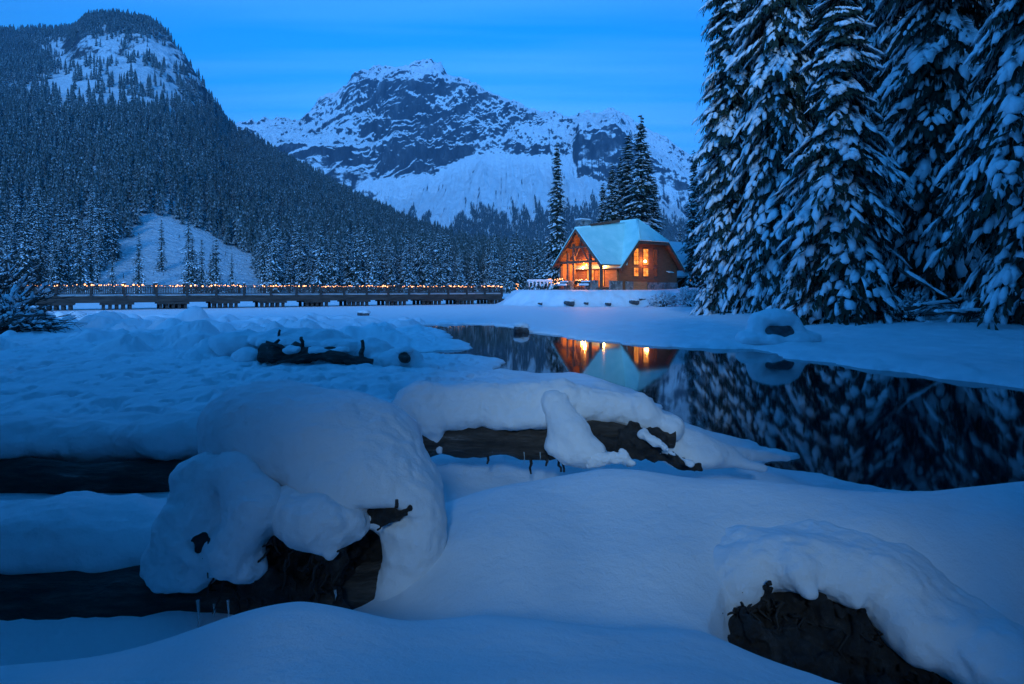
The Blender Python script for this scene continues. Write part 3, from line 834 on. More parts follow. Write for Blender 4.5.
def spruce_arrays(H, R, seed, layer=0.34, per=6, side=4, sub=1, snow=1.0, needles=9, power=0.85, droop=0.55, clear=0.03, width=1.0, heavy=1.0, jit=1.3, along=0.55):
    """(snow V,F), (needle V,F), (trunk V,Q,T)"""
    g = np.random.default_rng(seed)
    zs, th, L = [], [], []
    z = H * clear
    while z < H * 0.985:
        f = z / H
        n = max(3, int(round(per * (1 - 0.35 * f) + g.uniform(-1, 1))))
        a0 = g.uniform(0, 2 * PI)
        for k in range(n):
            zs.append(z + g.uniform(-jit, jit) * layer)
            th.append(a0 + 2 * PI * k / n + g.uniform(-.35, .35))
            L.append(max(0.12, R * (1 - f) ** power * g.uniform(0.62, 1.18) * (1.0 + 0.18 * math.sin(f * 23 + seed)) + 0.06))
        z += layer * (1.0 - 0.35 * f)
    zs, th, L = map(np.array, (zs, th, L))
    f = zs / H
    D = np.stack([np.cos(th), np.sin(th), np.zeros_like(th)], 1)
    S = np.stack([-np.sin(th), np.cos(th), np.zeros_like(th)], 1)
    dr = droop * (1.15 - 0.9 * f) * g.uniform(0.75, 1.25, len(th))
    def axis(t):           # point on a drooping branch with its tip swept slightly up
        t = np.asarray(t)
        down = dr * (0.70 * t + 0.75 * t ** 2 - 0.35 * t ** 3)
        return np.stack([np.zeros_like(th), np.zeros_like(th), zs], 1) + D * (L * t)[:, None] - np.array([0, 0, 1.0]) * (L * down)[:, None]
    up = np.array([0, 0, 1.0])
    sC, sX, sY, sZ = [], [], [], []
    nA, nB, nW = [], [], []
    steps = np.linspace(0.22, 0.99, side)
    load = np.clip(np.exp(g.normal(0, .42, len(th))), .35, 1.9) * (g.random(len(th)) > .07)
    for si, t in enumerate(steps):
        tt = np.clip(t + g.uniform(-.07, .07, len(th)), 0.12, 1.0)
        p = axis(tt)
        p2 = axis(np.minimum(tt + 0.08, 1.08))
        tang = norm(p2 - p)
        nrm = norm(np.cross(tang, S)); nrm *= np.sign(nrm[:, 2:3])
        for s in ((0,) if t > 0.9 else (-1, 1)):
            ok = (g.random(len(th)) < snow) & (load > 0)
            spread = L * (1.02 - tt) * 0.42 * width
            off = S * (s * spread * g.uniform(0.5, 1.0, len(th)))[:, None] - up * (spread * 0.35 * abs(s))[:, None]
            dirn = norm(tang + S * (s * along) - up * 0.15 * abs(s))
            sd = norm(np.cross(nrm, dirn))
            c = p + off
            big = np.clip(L, 0.35, 2.4)
            ln = (0.15 * big + 0.07) * g.uniform(0.55, 1.6, len(th)) * heavy
            wd = (0.070 * big + 0.045) * g.uniform(0.7, 1.35, len(th)) * heavy
            hh = (0.034 * big + 0.030) * g.uniform(0.7, 1.4, len(th)) * heavy
            lf = np.maximum(load, .3) ** .6
            wd = wd * lf; hh = hh * lf; ln = ln * lf ** .5
            sC.append((c + nrm * hh[:, None] * 0.6)[ok]); sX.append((dirn * ln[:, None])[ok]); sY.append((sd * wd[:, None])[ok]); sZ.append((nrm * hh[:, None])[ok])
            for _ in range(needles):
                u = g.uniform(-1.1, 1.25, len(th)); v = g.uniform(-1.1, 1.1, len(th))
                a = c + dirn * (u * ln)[:, None] + sd * (v * wd)[:, None] - nrm * (hh * 0.4)[:, None]
                b = a + dirn * (ln * g.uniform(0.2, 0.8, len(th)))[:, None] + sd * (v * wd * g.uniform(.4, 1.6, len(th)))[:, None] - up * (g.uniform(0.08, 0.34, len(th)) * (0.35 + 0.3 * big))[:, None]
                nA.append(a); nB.append(b); nW.append(sd * (0.030 + 0.016 * big)[:, None])
    # inner sprays close to the trunk
    for _ in range(needles // 2 + 1):
        tt = g.uniform(0.03, 0.7, len(th))
        a = axis(tt)
        b = a + D * (L * g.uniform(.1, .35, len(th)))[:, None] + S * (L * g.uniform(-.25, .25, len(th)))[:, None] - up * (g.uniform(.12, .45, len(th)) * (0.35 + 0.35 * np.clip(L, .3, 2.4)))[:, None]
        nA.append(a); nB.append(b); nW.append(S * (0.05 + 0.03 * np.clip(L, .3, 2.4))[:, None])
    C, X, Y, Z = (np.vstack(q) for q in (sC, sX, sY, sZ))
    base, F = (ICO1, ICO2)[sub - 1] if sub else (np.array([[1, 0, -.2], [-1, 0, -.2], [0, 1, -.3], [0, -1, -.3], [0, 0, 1.0]]), np.array([[0, 2, 4], [2, 1, 4], [1, 3, 4], [3, 0, 4]]))
    tm = base * (1 + (0.34, 0.30, 0.22)[sub] * g.normal(size=(len(C), len(base), 1)).clip(-1.4, 1.4)) if sub else np.broadcast_to(base, (len(C), 5, 3)) * (1 + 0.2 * g.normal(size=(len(C), 5, 1)))
    tm = tm.copy()
    tm[..., 2] = np.where(tm[..., 2] < 0, tm[..., 2] * 0.35, tm[..., 2])
    tm[..., 2] -= 0.55 * (tm[..., 0] ** 2 + tm[..., 1] ** 2) * 0.6
    sV, sF = pads_mesh(C, X, Y, Z, tm, F)
    A, B, W = np.vstack(nA), np.vstack(nB), np.vstack(nW)
    n = len(A)
    mid = A * 0.45 + B * 0.55
    V = np.stack([A, mid + W, B, mid - W], 1).reshape(-1, 3)
    nF = np.arange(n * 4).reshape(-1, 4)
    tp = np.stack([np.zeros(14), np.zeros(14), np.linspace(-0.6, H, 14)], 1)
    tr = tube(tp, np.linspace(0.021 * H * 0.55 + .05, 0.015, 14), 8, 0.1, seed)
    return (sV, sF), (V, nF), tr

def big_spruce(seed, H, R, **kw):
    (sV, sF), (nV, nF), (tV, tQ, tT) = spruce_arrays(H, R, seed, **kw)
    return (mesh_np('spruce_trunk', tV, [tQ, tT], TWIG), mesh_np('spruce_crown', nV, [nF], NEEDLE, smooth=False), mesh_np('spruce_snow', sV, [sF], SNOW_TREE))

def place_spruce(meshes, x, y, rz, scale, label, group=None, lean=0.0):
    t = thing('spruce_tree', label, 'tree', (x, y, ground_at(x, y) - 0.1), rz, group)
    t.scale = scale if hasattr(scale, '__len__') else (scale,) * 3
    t.rotation_euler = (lean, 0, rz)
    for nm, me in zip(('trunk', 'crown', 'snow_load'), meshes):
        link(nm, me, t)
    return t

HERO = [big_spruce(21, 28.0, 3.8, layer=0.42, per=7, side=11, sub=1, needles=5, heavy=0.70, droop=1.0, snow=.88, power=.7),
        big_spruce(22, 31.0, 3.7, layer=0.44, per=7, side=11, sub=1, needles=5, heavy=0.70, droop=1.1, snow=.86, power=.7),
        big_spruce(23, 20.5, 3.5, layer=0.42, per=7, side=11, sub=1, needles=6, heavy=0.84, droop=1.15, snow=0.86),
        big_spruce(24, 30.0, 3.2, layer=0.44, per=7, side=10, sub=1, needles=5, heavy=0.68, droop=0.9, power=.6, snow=.88)]
SLIM = [big_spruce(31, 20.0, 1.9, layer=0.42, per=6, side=4, sub=1, needles=8, power=0.75, heavy=0.8, snow=0.6, droop=0.8),
        big_spruce(32, 22.0, 2.1, layer=0.46, per=6, side=4, sub=1, needles=8, power=0.7, heavy=0.8, snow=0.55, droop=0.8)]

def at_px(px, Y):
    return (px - 512) / F_PX * Y, Y
BIG = [  # px, Y, hero, scale, rotation, label
    (733, 44, 3, 0.98, 0.4, 'tall spruce at the open left edge of the stand, outlined against the sky'),
    (782, 40, 1, 1.05, 1.9, 'tall snow laden spruce second from the open edge of the big spruce stand'),
    (838, 30, 2, 1.0, 0.0, 'spruce with the heaviest snow clumps, standing in front of the stand'),
    (886, 43, 1, 1.12, 2.7, 'dark spruce set back directly behind the one with the heaviest snow clumps'),
    (938, 33, 0, 1.15, 3.6, 'broad tall spruce right of the one with the heaviest snow clumps, above the brush pile'),
    (992, 35, 1, 1.0, 5.0, 'dark tall spruce between the broad one above the brush pile and the photo edge'),
    (1046, 25, 0, 1.05, 0.9, 'spruce cut by the right photo edge, its snowy branches reaching in'),
    (1085, 34, 3, 1.05, 4.0, 'spruce just outside the right photo edge, behind the one cut by the edge'),
    (752, 58, 0, 1.25, 2.2, 'dim spruce filling the back of the stand between its two outermost trees'),
    (812, 54, 3, 1.15, 5.3, 'dim spruce at the back of the stand, left of the heavily clumped one'),
    (862, 60, 1, 1.2, 0.2, 'dim spruce far back in the stand, right of the heavily clumped one'),
    (912, 52, 3, 1.15, 1.2, 'dim spruce at the back, between the set back dark one and the broad one'),
    (964, 56, 0, 1.3, 2.0, 'dim spruce at the back of the stand behind the broad one'),
    (785, 66, 1, 1.1, 2.6, 'dim spruce deepest in the stand behind its second tree from the open edge'),
    (838, 72, 1, 1.15, 4.6, 'dim spruce deepest in the stand behind the heavily clumped one'),
    (890, 70, 0, 1.2, 0.6, 'dim spruce deepest in the stand behind the set back dark one'),
    (940, 74, 1, 1.2, 1.6, 'dim spruce deepest in the stand behind the broad one'),
    (992, 70, 0, 1.3, 3.3, 'dim spruce deepest in the stand toward the right photo edge'),
    (1016, 50, 3, 1.15, 3.1, 'dim spruce at the back of the stand near the right photo edge'),
]
for px, Y, h, s, r, lab in BIG:
    x, y = at_px(px, Y)
    place_spruce(HERO[h], x, y, r, (s, s, s * (1.0 if h == 2 else 1.3)), lab)
SL = [  # px, Y, mesh, py of tip, label
    (557, 90, 0, 141, 'lone slim spruce rising left of the lodge'),
    (641, 97, 1, 116, 'tallest spruce of the cluster behind the lodge roof'),
    (628, 101, 0, 134, 'second tallest spruce behind the lodge roof, close left of the tallest'),
    (612, 100, 1, 164, 'shorter bushy spruce behind the lodge near its chimney'),
    (603, 108, 0, 182, 'smallest spruce of the cluster behind the lodge, leftmost of them'),
    (654, 104, 0, 176, 'short spruce behind the lodge, right of the tallest'),
    (620, 106, 1, 158, 'bushy spruce in the middle of the cluster behind the lodge'),
    (648, 108, 0, 150, 'spruce behind the lodge, half hidden right behind the tallest'),
    (694, 84, 0, 149, 'small slim spruce at the foot of the stand, between it and the lodge'),
    (712, 66, 1, 102, 'medium spruce hugging the open left edge of the big spruce stand'),
    (708, 110, 1, 170, 'spruce far behind the annex, peeking out beside the stand'),
]
for px, Y, k, tip, lab in SL:
    x, y = at_px(px, Y)
    top = EYE + (HOR - tip) / F_PX * Y
    H = (20.0, 22.0)[k]
    s = (top - ground_at(x, y)) / H
    place_spruce(SLIM[k], x, y, random.uniform(0, 6), (s * (1.55 if 600 < px < 660 else 1.15), s * (1.55 if 600 < px < 660 else 1.15), s), lab)

SHADE = [(-5.9, 0.6, 0, .88, 'added shade spruce close by the photographer on the left'), (-4.3, -5.8, 1, .7, 'added shade spruce behind the photographer, left of the gap in the trees'), (-4.6, -11.5, 3, .9, 'added shade spruce deep behind the photographer, left of the gap in the trees'),  # unseen spruces added to block sun and sky, leaving a lit gap in the middle
         (-8.2, -3.0, 3, .8, 'added shade spruce behind the lower left logs'), (-8.6, -9.5, 0, .95, 'added shade spruce deep behind the lower left logs'), (-12.8, -.5, 1, .85, 'added shade spruce left of the logs, beyond the left photo edge'), (-12.5, -8.0, 0, 1.0, 'added shade spruce far behind the left logs'),
         (-17.5, 2.0, 3, .9, 'added shade spruce at the left rim of the snowfield'), (-17.5, -6.0, 1, 1.0, 'added shade spruce behind the left rim of the snowfield'), (-23.0, -2.0, 0, 1.1, 'added shade spruce furthest left behind the snowfield'),
         (6.4, 0.9, 1, .74, 'added shade spruce close by the photographer on the right'), (4.1, -5.6, 0, .75, 'added shade spruce behind the photographer, right of the gap in the trees'), (3.8, -12.5, 3, .9, 'added shade spruce deep behind the photographer, right of the gap in the trees'),
         (9.4, 3.4, 0, .7, 'added shade spruce on the near bank beyond the right photo edge'), (8.4, -6.0, 3, .9, 'added shade spruce behind the root hollow'), (12.8, 5.5, 1, .85, 'added shade spruce on the right bank, second beyond the photo edge'), (12.5, -3.0, 1, 1.0, 'added shade spruce far behind the root hollow'),
         (16.5, 11.5, 3, .95, 'added shade spruce on the right bank just beyond the photo edge'), (17.5, 2.5, 0, 1.05, 'added shade spruce on the right bank, a row behind the second beyond the edge'),
         (20.5, 18.0, 1, 1.0, 'added shade spruce continuing the big stand along the right bank, nearest to it'), (22.5, 8.5, 0, 1.15, 'added shade spruce continuing the big stand along the right bank, second row'), (26.5, 24.5, 3, 1.05, 'added shade spruce closing the gap between the big stand and the right bank'), (28.5, 14.5, 1, 1.2, 'added tall shade spruce at the back of the right bank'),
         (-3.6, -2.6, 3, .5, 'added slim shade spruce just behind the left logs'), (3.15, -3.2, 0, .52, 'added slim shade spruce just behind the root hollow'), (2.7, -6.0, 3, .62, 'added slim shade spruce set back behind the root hollow'), (-2.6, -5.0, 3, .58, 'added slim shade spruce set back behind the left logs')]
SHADE_ROW = [(-2.9, -1.9), (-2.2, -2.3), (-1.6, -1.9), (-1.0, -2.4), (-.4, -2.1), (.2, -2.5), (.8, -2.1), (1.4, -2.4), (2.0, -2.0), (2.6, -2.4), (3.2, -2.0)]  # small unseen spruces added to keep sun off the front snow crest
for k, (x, y) in enumerate(SHADE_ROW):
    place_spruce(HERO[2], x, y, k * 1.3, (.165, .165, .136 + .006 * (k % 3)), 'added snowy young shade spruce in the low row directly behind the photographer', 'added young spruces for shade')
for x, y, h, s, lab in SHADE:
    place_spruce(HERO[h], x, y, x, s, lab)

# ------------------------------------------------------------------ hillside and mountains
def knots(x, pts):
    p = np.array(pts, float)
    return np.interp(x, p[:, 0], p[:, 1])

HILL_S = [(-900, 150), (-500, 90), (-200, 45), (0, 32), (60, 29), (100, 25), (135, 26), (150, 30), (168, 43), (185, 63), (210, 97), (228, 128), (250, 140), (300, 171), (360, 206), (420, 234), (480, 251), (545, 262), (620, 268), (720, 272), (1000, 268), (1300, 270)]
HILL_R = [(-900, 900), (0, 1250), (170, 1150), (250, 1000), (360, 800), (480, 600), (620, 520), (1300, 520)]
HILL_B = [(-900, 190), (0, 215), (250, 240), (480, 270), (620, 270), (1300, 190)]

def hill_z(px, Y):
    yr, r1, r0 = knots(px, HILL_S), knots(px, HILL_R), knots(px, HILL_B)
    zr = EYE + (HOR - yr) / F_PX * r1
    s = (Y - r0) / (r1 - r0)
    q = np.clip(s, 0, 1)
    prof = q ** 1.12
    # a steeper rocky brow high on the left mountain
    brow = smooth(60, 90, px) * smooth(235, 190, px)
    prof = prof + 0.055 * brow * (smooth(0.62, 0.82, q) - smooth(0.8, 1.0, q) ) * 1.4
    z = zr * prof
    X = (px - 512) / F_PX * Y
    p = np.stack([X, Y, z], -1)
    amp = smooth(0.02, 0.3, q) * (1 - 0.75 * smooth(0.85, 1.0, q))
    z = z + amp * (10 * fbm(p / 130.0, 4) + 4.0 * ridged(p / 45.0, 3) * brow * smooth(.45, .6, q))
    z = np.where(s > 1, z - (Y - r1) * 0.55, z)
    return np.where(s < 0, 0.02, z + 0.02)

def m_hill(nt, b):
    geo = nd(nt, 'ShaderNodeNewGeometry')
    sp = nd(nt, 'ShaderNodeSeparateXYZ')
    nt.links.new(geo.outputs['Normal'], sp.inputs[0])
    v = noise_nd(nt, 0.11, 8, 0.75, vec=geo.outputs['Position'], stretch=(1, 1, 0.6))
    a = nd(nt, 'ShaderNodeMath', operation='MULTIPLY_ADD')
    a.inputs[1].default_value = 0.9
    nt.links.new(v, a.inputs[0]); nt.links.new(sp.outputs['Z'], a.inputs[2])
    mr = nd(nt, 'ShaderNodeMapRange')
    mr.inputs['From Min'].default_value, mr.inputs['From Max'].default_value = 1.02, 1.14
    nt.links.new(a.outputs[0], mr.inputs[0])
    c = ramp(nt, mr.outputs[0], [(0.0, (0.055, 0.058, 0.062)), (1.0, (0.62, 0.64, 0.66))])
    nt.links.new(c, b.inputs['Base Color'])
    b.inputs['Roughness'].default_value = 0.9
    b.inputs['Specular IOR Level'].default_value = 0.1
    bump(nt, b, noise_nd(nt, 0.16, 6, 0.7, vec=geo.outputs['Position']), 0.9, 6.0)
HILL_M = mat('wooded_slope', m_hill)

def m_mount(nt, b):
    geo = nd(nt, 'ShaderNodeNewGeometry')
    sp = nd(nt, 'ShaderNodeSeparateXYZ')
    nt.links.new(geo.outputs['Normal'], sp.inputs[0])
    v = noise_nd(nt, 0.016, 8, 0.68, vec=geo.outputs['Position'], stretch=(1, 1, 1.6))
    a = nd(nt, 'ShaderNodeMath', operation='MULTIPLY_ADD')
    a.inputs[1].default_value = 0.75
    nt.links.new(v, a.inputs[0]); nt.links.new(sp.outputs['Z'], a.inputs[2])
    mr = nd(nt, 'ShaderNodeMapRange')
    mr.inputs['From Min'].default_value, mr.inputs['From Max'].default_value = 0.78, 0.86
    big = nd(nt, 'ShaderNodeMath', operation='MULTIPLY_ADD')
    big.inputs[1].default_value = 0.40
    nt.links.new(noise_nd(nt, 0.0045, 3, 0.5, vec=geo.outputs['Position']), big.inputs[0])
    sub_ = nd(nt, 'ShaderNodeMath', operation='SUBTRACT')
    sub_.inputs[1].default_value = 0.20
    nt.links.new(a.outputs[0], big.inputs[2]); nt.links.new(big.outputs[0], sub_.inputs[0])
    nt.links.new(sub_.outputs[0], mr.inputs[0])
    rock = ramp(nt, noise_nd(nt, 0.03, 8, 0.7, vec=geo.outputs['Position'], stretch=(1, 1, 0.22)), [(0.3, (0.03, 0.034, 0.042)), (0.55, (0.08, 0.085, 0.095)), (0.75, (0.24, 0.25, 0.26))])
    mx = nd(nt, 'ShaderNodeMix', data_type='RGBA')
    nt.links.new(mr.outputs[0], mx.inputs[0]); nt.links.new(rock, mx.inputs[6])
    mx.inputs[7].default_value = (0.88, 0.90, 0.92, 1)
    nt.links.new(mx.outputs[2], b.inputs['Base Color'])
    b.inputs['Roughness'].default_value = 0.9
    b.inputs['Specular IOR Level'].default_value = 0.1
    bump(nt, b, noise_nd(nt, 0.035, 8, 0.7, vec=geo.outputs['Position'], stretch=(1, 1, 0.5)), 1.0, 22.0)
MOUNT_M = mat('snowy_mountain', m_mount)

def polar_sheet(name, pxs, Ys, zf, m):
    A, B = np.meshgrid(pxs, Ys, indexing='ij') if Ys.ndim == 1 else (np.broadcast_to(pxs[:, None], Ys.shape), Ys)
    Z = zf(A, B)
    V = np.stack([(A - 512) / F_PX * B, B, Z], -1).reshape(-1, 3)
    n, k = A.shape
    i, j = np.meshgrid(np.arange(n - 1), np.arange(k - 1), indexing='ij')
    F = np.stack([i * k + j, (i + 1) * k + j, (i + 1) * k + j + 1, i * k + j + 1], -1).reshape(-1, 4)
    return tag(link(name, mesh_np(name, V, [F], m)), kind='structure')

hp = np.concatenate([np.linspace(-900, -30, 120, endpoint=False), np.linspace(-30, 640, 480, endpoint=False), np.linspace(640, 1300, 110)])
hs = np.linspace(-0.04, 1.25, 260)
r0, r1 = knots(hp, HILL_B), knots(hp, HILL_R)
polar_sheet('wooded_hill', hp, r0[:, None] + hs[None] * (r1 - r0)[:, None], hill_z, HILL_M)

M_S = [(60, 170), (150, 140), (243, 127), (262, 123), (290, 125), (303, 122), (318, 108), (335, 97), (350, 84), (363, 72), (378, 71), (388, 75), (397, 74), (404, 68), (418, 64), (441, 65), (447, 79), (470, 88), (500, 104), (530, 116), (560, 121), (574, 124), (582, 119), (598, 115), (612, 111), (622, 117), (640, 127), (665, 140), (690, 157), (720, 172), (790, 195), (900, 235), (1100, 262)]
M_C = [(60, 185), (243, 140), (300, 138), (335, 112), (363, 92), (400, 88), (440, 84), (447, 86), (480, 97), (530, 120), (572, 126), (578, 127), (600, 124), (615, 120), (640, 150), (690, 180), (760, 205), (900, 250), (1100, 270)]
M_T = [(60, 200), (243, 155), (300, 150), (335, 150), (363, 165), (400, 178), (430, 175), (470, 160), (520, 158), (560, 160), (573, 158), (579, 135), (600, 131), (615, 126), (640, 156), (690, 184), (760, 208), (900, 252), (1100, 272)]
M_L = [(60, 225), (243, 190), (300, 198), (380, 208), (440, 194), (480, 175), (560, 178), (580, 182), (620, 186), (660, 205), (700, 225), (900, 262), (1100, 276)]
M_A = [(60, 262), (300, 262), (560, 262), (700, 262), (1100, 280)]

def mount_z(px, s):
    """s in 0..1 from the foot to behind the crest -> (Y, z)"""
    yS, yC, yT, yL, yA = (knots(px, k) for k in (M_S, M_C, M_T, M_L, M_A))
    yc_ = 2560 + 190 * np.maximum(smooth(400, 350, px), smooth(575, 610, px))
    ys_ = 2790 + 130 * np.maximum(smooth(400, 350, px), smooth(575, 610, px))
    YS = [1500 + 0 * px, 1750 + 0 * px, 2330 + 0 * px, 2420 + 0 * px, yc_, ys_, ys_ + 230]
    pys = [np.full_like(px, 290.0), yA, yL, yT, yC, yS, yS + 50]
    u = np.array([0, 0.10, 0.36, 0.46, 0.66, 0.90, 1.0])
    Y = np.zeros_like(px)
    for k in range(len(u) - 1):
        t = np.clip((s - u[k]) / (u[k + 1] - u[k]), 0, 1)
        Y = np.where((s >= u[k]) & (s <= u[k + 1]), YS[k] * (1 - t) + YS[k + 1] * t, Y)
    zs = [EYE + (HOR - p) / F_PX * q for p, q in zip(pys, YS)]
    z = np.zeros_like(px)
    for k in range(len(u) - 1):
        t = np.clip((s - u[k]) / (u[k + 1] - u[k]), 0, 1)
        z = np.where((s >= u[k]) & (s <= u[k + 1]), zs[k] * (1 - t) + zs[k + 1] * t, z)
    X = (px - 512) / F_PX * Y
    p = np.stack([X, Y, z], -1)
    body = smooth(0.30, 0.46, s) * (1 - smooth(0.80, 0.90, s))
    body2 = smooth(0.40, 0.5, s) * (1 - 0.6 * smooth(0.84, 0.9, s))
    # crags: gullies and buttresses pushed in and out
    gl = ridged(p / np.array([95.0, 300, 260]), 5)
    z = z + body2 * (13 * gl + 10 * fbm(p / 70.0, 4))
    # tilted beds: broken ledges that climb to the right and hold snow
    leftb = smooth(450, 370, px)
    wx = X + 60 * fbm(p / 170.0 + 3, 3)
    wz = z + 40 * fbm(p / 120.0 + 9, 3)
    ca, sa = math.cos(0.46), math.sin(0.46)
    bed = np.stack([(wx * ca + wz * sa) / 290.0, (-wx * sa + wz * ca) / 70.0, Y / 260.0], -1)
    z = z + body2 * (7 + 15 * leftb) * ridged(bed, 5, 0.5)
    z = z + body2 * 9 * ridged(np.stack([X / 34.0, Y / 120.0, z / 150.0], -1), 4) * (1 - leftb)
    z = z + body2 * 30 * leftb * (noise3(p / np.array([150.0, 400, 110])))
    # chutes and low ribs on the apron below the cliffs
    ap = smooth(0.08, 0.2, s) * (1 - smooth(0.36, 0.46, s))
    z = z + ap * (22 * ridged(np.stack([X / 70.0, Y / 700.0, z * 0], -1), 3) + 6 * fbm(p / 60.0, 3))
    z = z + smooth(0.86, 0.9, s) * (10 * fbm(np.stack([X / 42.0, Y * 0, z * 0 + 5], -1), 4, .6)) * smooth(460, 380, px)
    z = z + smooth(0.86, 0.9, s) * 4 * fbm(p / 25.0, 3)
    return X, Y, z

mp_ = np.concatenate([np.linspace(60, 235, 60, endpoint=False), np.linspace(235, 725, 820, endpoint=False), np.linspace(725, 1100, 70)])
ms = np.concatenate([np.linspace(0, 0.36, 130, endpoint=False), np.linspace(0.36, 0.9, 330, endpoint=False), np.linspace(0.9, 1, 14)])
A_, S_ = np.meshgrid(mp_, ms, indexing='ij')
mX, mY, mZ = mount_z(A_, S_)
n_, k_ = A_.shape
i_, j_ = np.meshgrid(np.arange(n_ - 1), np.arange(k_ - 1), indexing='ij')
F_ = np.stack([i_ * k_ + j_, (i_ + 1) * k_ + j_, (i_ + 1) * k_ + j_ + 1, i_ * k_ + j_ + 1], -1).reshape(-1, 4)
tag(link('snowy_mountains', mesh_np('snowy_mountains', np.stack([mX, mY, mZ], -1).reshape(-1, 3), [F_], MOUNT_M)), kind='structure')
# the valley floor between the lake and the far mountains
vf = np.array([(-2500, 400, -0.6), (2600, 400, -0.6), (6000, 3300, -0.6), (-6000, 3300, -0.6)], float)
tag(link('valley_floor', mesh_np('valley_floor', vf, [np.array([[0, 1, 2, 3]])], SNOW_TREE, smooth=False)), kind='structure')

# ------------------------------------------------------------------ the woods
def far_tree_template(g, layers, pts, H=1.0, R=0.16):
    V, F = [], []
    for k in range(layers):
        t = k / layers
        r = R * (1 - t) ** 0.8 * g.uniform(0.8, 1.2) + 0.012
        zt = H * (0.10 + 0.90 * (k + 1.35) / layers) if k < layers - 1 else H
        zt = min(zt, H)
        zb = H * (0.04 + 0.90 * t)
        o = len(V)
        V.append((0, 0, zt))
        a0 = g.uniform(0, 6.28)
        for q in range(pts * 2):
            a = a0 + PI * q / pts
            rr = r * (g.uniform(0.85, 1.25) if q % 2 == 0 else g.uniform(0.35, 0.6))
            V.append((rr * math.cos(a), rr * math.sin(a), zb + (0 if q % 2 == 0 else 0.35 / layers) + g.uniform(-.1, .1) / layers))
        for q in range(pts * 2):
            F.append((o, o + 1 + q, o + 1 + (q + 1) % (pts * 2)))
    return np.array(V, float), np.array(F)

CLEARING = np.array([(148, 212), (188, 226), (225, 244), (256, 262), (258, 292), (104, 292), (118, 255), (135, 232)], float)

def forest():
    g = np.random.default_rng(77)
    # candidates on the hill: uniform over the slope's own surface
    N = 60000
    X = g.uniform(-1500, 320, N * 3)
    Y = g.uniform(215, 1280, N * 3)
    px = 512 + X / Y * F_PX
    r0, r1 = knots(px, HILL_B), knots(px, HILL_R)
    s = (Y - r0) / (r1 - r0)
    ok = (s > 0.0) & (s < 1.06) & (px > -170) & (px < 900)
    X, Y, px, s = X[ok], Y[ok], px[ok], s[ok]
    Z = hill_z(px, Y)
    py = HOR - (Z - EYE) / Y * F_PX
    dens = np.full(len(X), 0.9)
    clear = poly_sd(px + 5 * noise3(np.stack([X, Y, Z], -1) / 30.0), py, CLEARING) < 0
    dens[clear] = 0.22
    cl = fbm(np.stack([X, Y, Z], -1) / 70.0, 3)
    rocky = smooth(10, 60, px) * smooth(240, 208, px) * smooth(136, 98, py) * smooth(28, 44, py)
    dens = dens * (1 - rocky * np.clip(0.955 - 0.3 * cl, 0.82, 0.99))
    rocky2 = smooth(-80, 10, px) * smooth(90, 60, px) * smooth(120, 95, py) * smooth(55, 70, py)
    dens = dens * (1 - 0.6 * rocky2 * (cl < 0.05))
    streak = (noise3(np.stack([px / 9.0, py / 70.0, px * 0], -1)) > 0.42) & (py < 190) & (px < 240)
    dens = dens * np.where(streak, 0.35, 1)
    keep = g.random(len(X)) < dens * np.clip(Y / 600.0, 0.5, 1.0) * 0.75
    X, Y, Z, px, py = X[keep], Y[keep], Z[keep], px[keep], py[keep]
    H = 6 + 18 * g.beta(2.2, 2.0, len(X)) * np.clip(1.1 - Y / 4200.0, 0.6, 1.1)
    H = np.where(py < 60, H * 0.8, H)
    H = np.where(clear[keep] & (g.random(len(H)) < .95), g.uniform(0.8, 2.6, len(H)), H)
    return X, Y, Z, H, px

FX, FY, FZ, FH, FPX = forest()
order = np.argsort(FY)
FX, FY, FZ, FH, FPX = (a[order] for a in (FX, FY, FZ, FH, FPX))
# the nearest rows: single trees
def wood_spruce(seed):
    (sV, sF), (nV, nF), (tV, tQ, tT) = spruce_arrays(18.0, 2.8, seed, layer=0.72, per=6, side=3, sub=0, needles=5, heavy=0.85, snow=0.48, power=0.75, droop=0.8)
    V, o = [], 0
    V = np.vstack([sV, nV, tV])
    T = np.vstack([sF, tT + len(sV) + len(nV)])
    Q = np.vstack([nF + len(sV), tQ + len(sV) + len(nV)])
    mi = np.concatenate([np.zeros(len(sF)), np.full(len(tT), 2), np.full(len(nF), 1), np.full(len(tQ), 2)])
    return mesh_np('wood_spruce', V, [T, Q], [SNOW_TREE, NEEDLE, TWIG], mi, smooth=False)
WOOD = [wood_spruce(100 + k) for k in range(6)]
front = np.where((FPX > -20) & (FPX < 705) & (FH > 4))[0][:290]
rr = np.random.default_rng(5)
for i in front:
    o = link('conifer_tree', WOOD[rr.integers(6)])
    o.location = (FX[i], FY[i], FZ[i] - 0.2)
    s_ = (FH[i] + 5.5) / 18.0
    o.scale = (s_ * 1.15, s_ * 1.15, s_)
    o.rotation_euler = (0, 0, rr.uniform(0, 6.28))
    tag(o, 'frosted conifer in the front rows of the woods behind the footbridge', 'tree', 'front rows of conifers on the far shore')
rest = np.setdiff1d(np.arange(len(FX)), front)
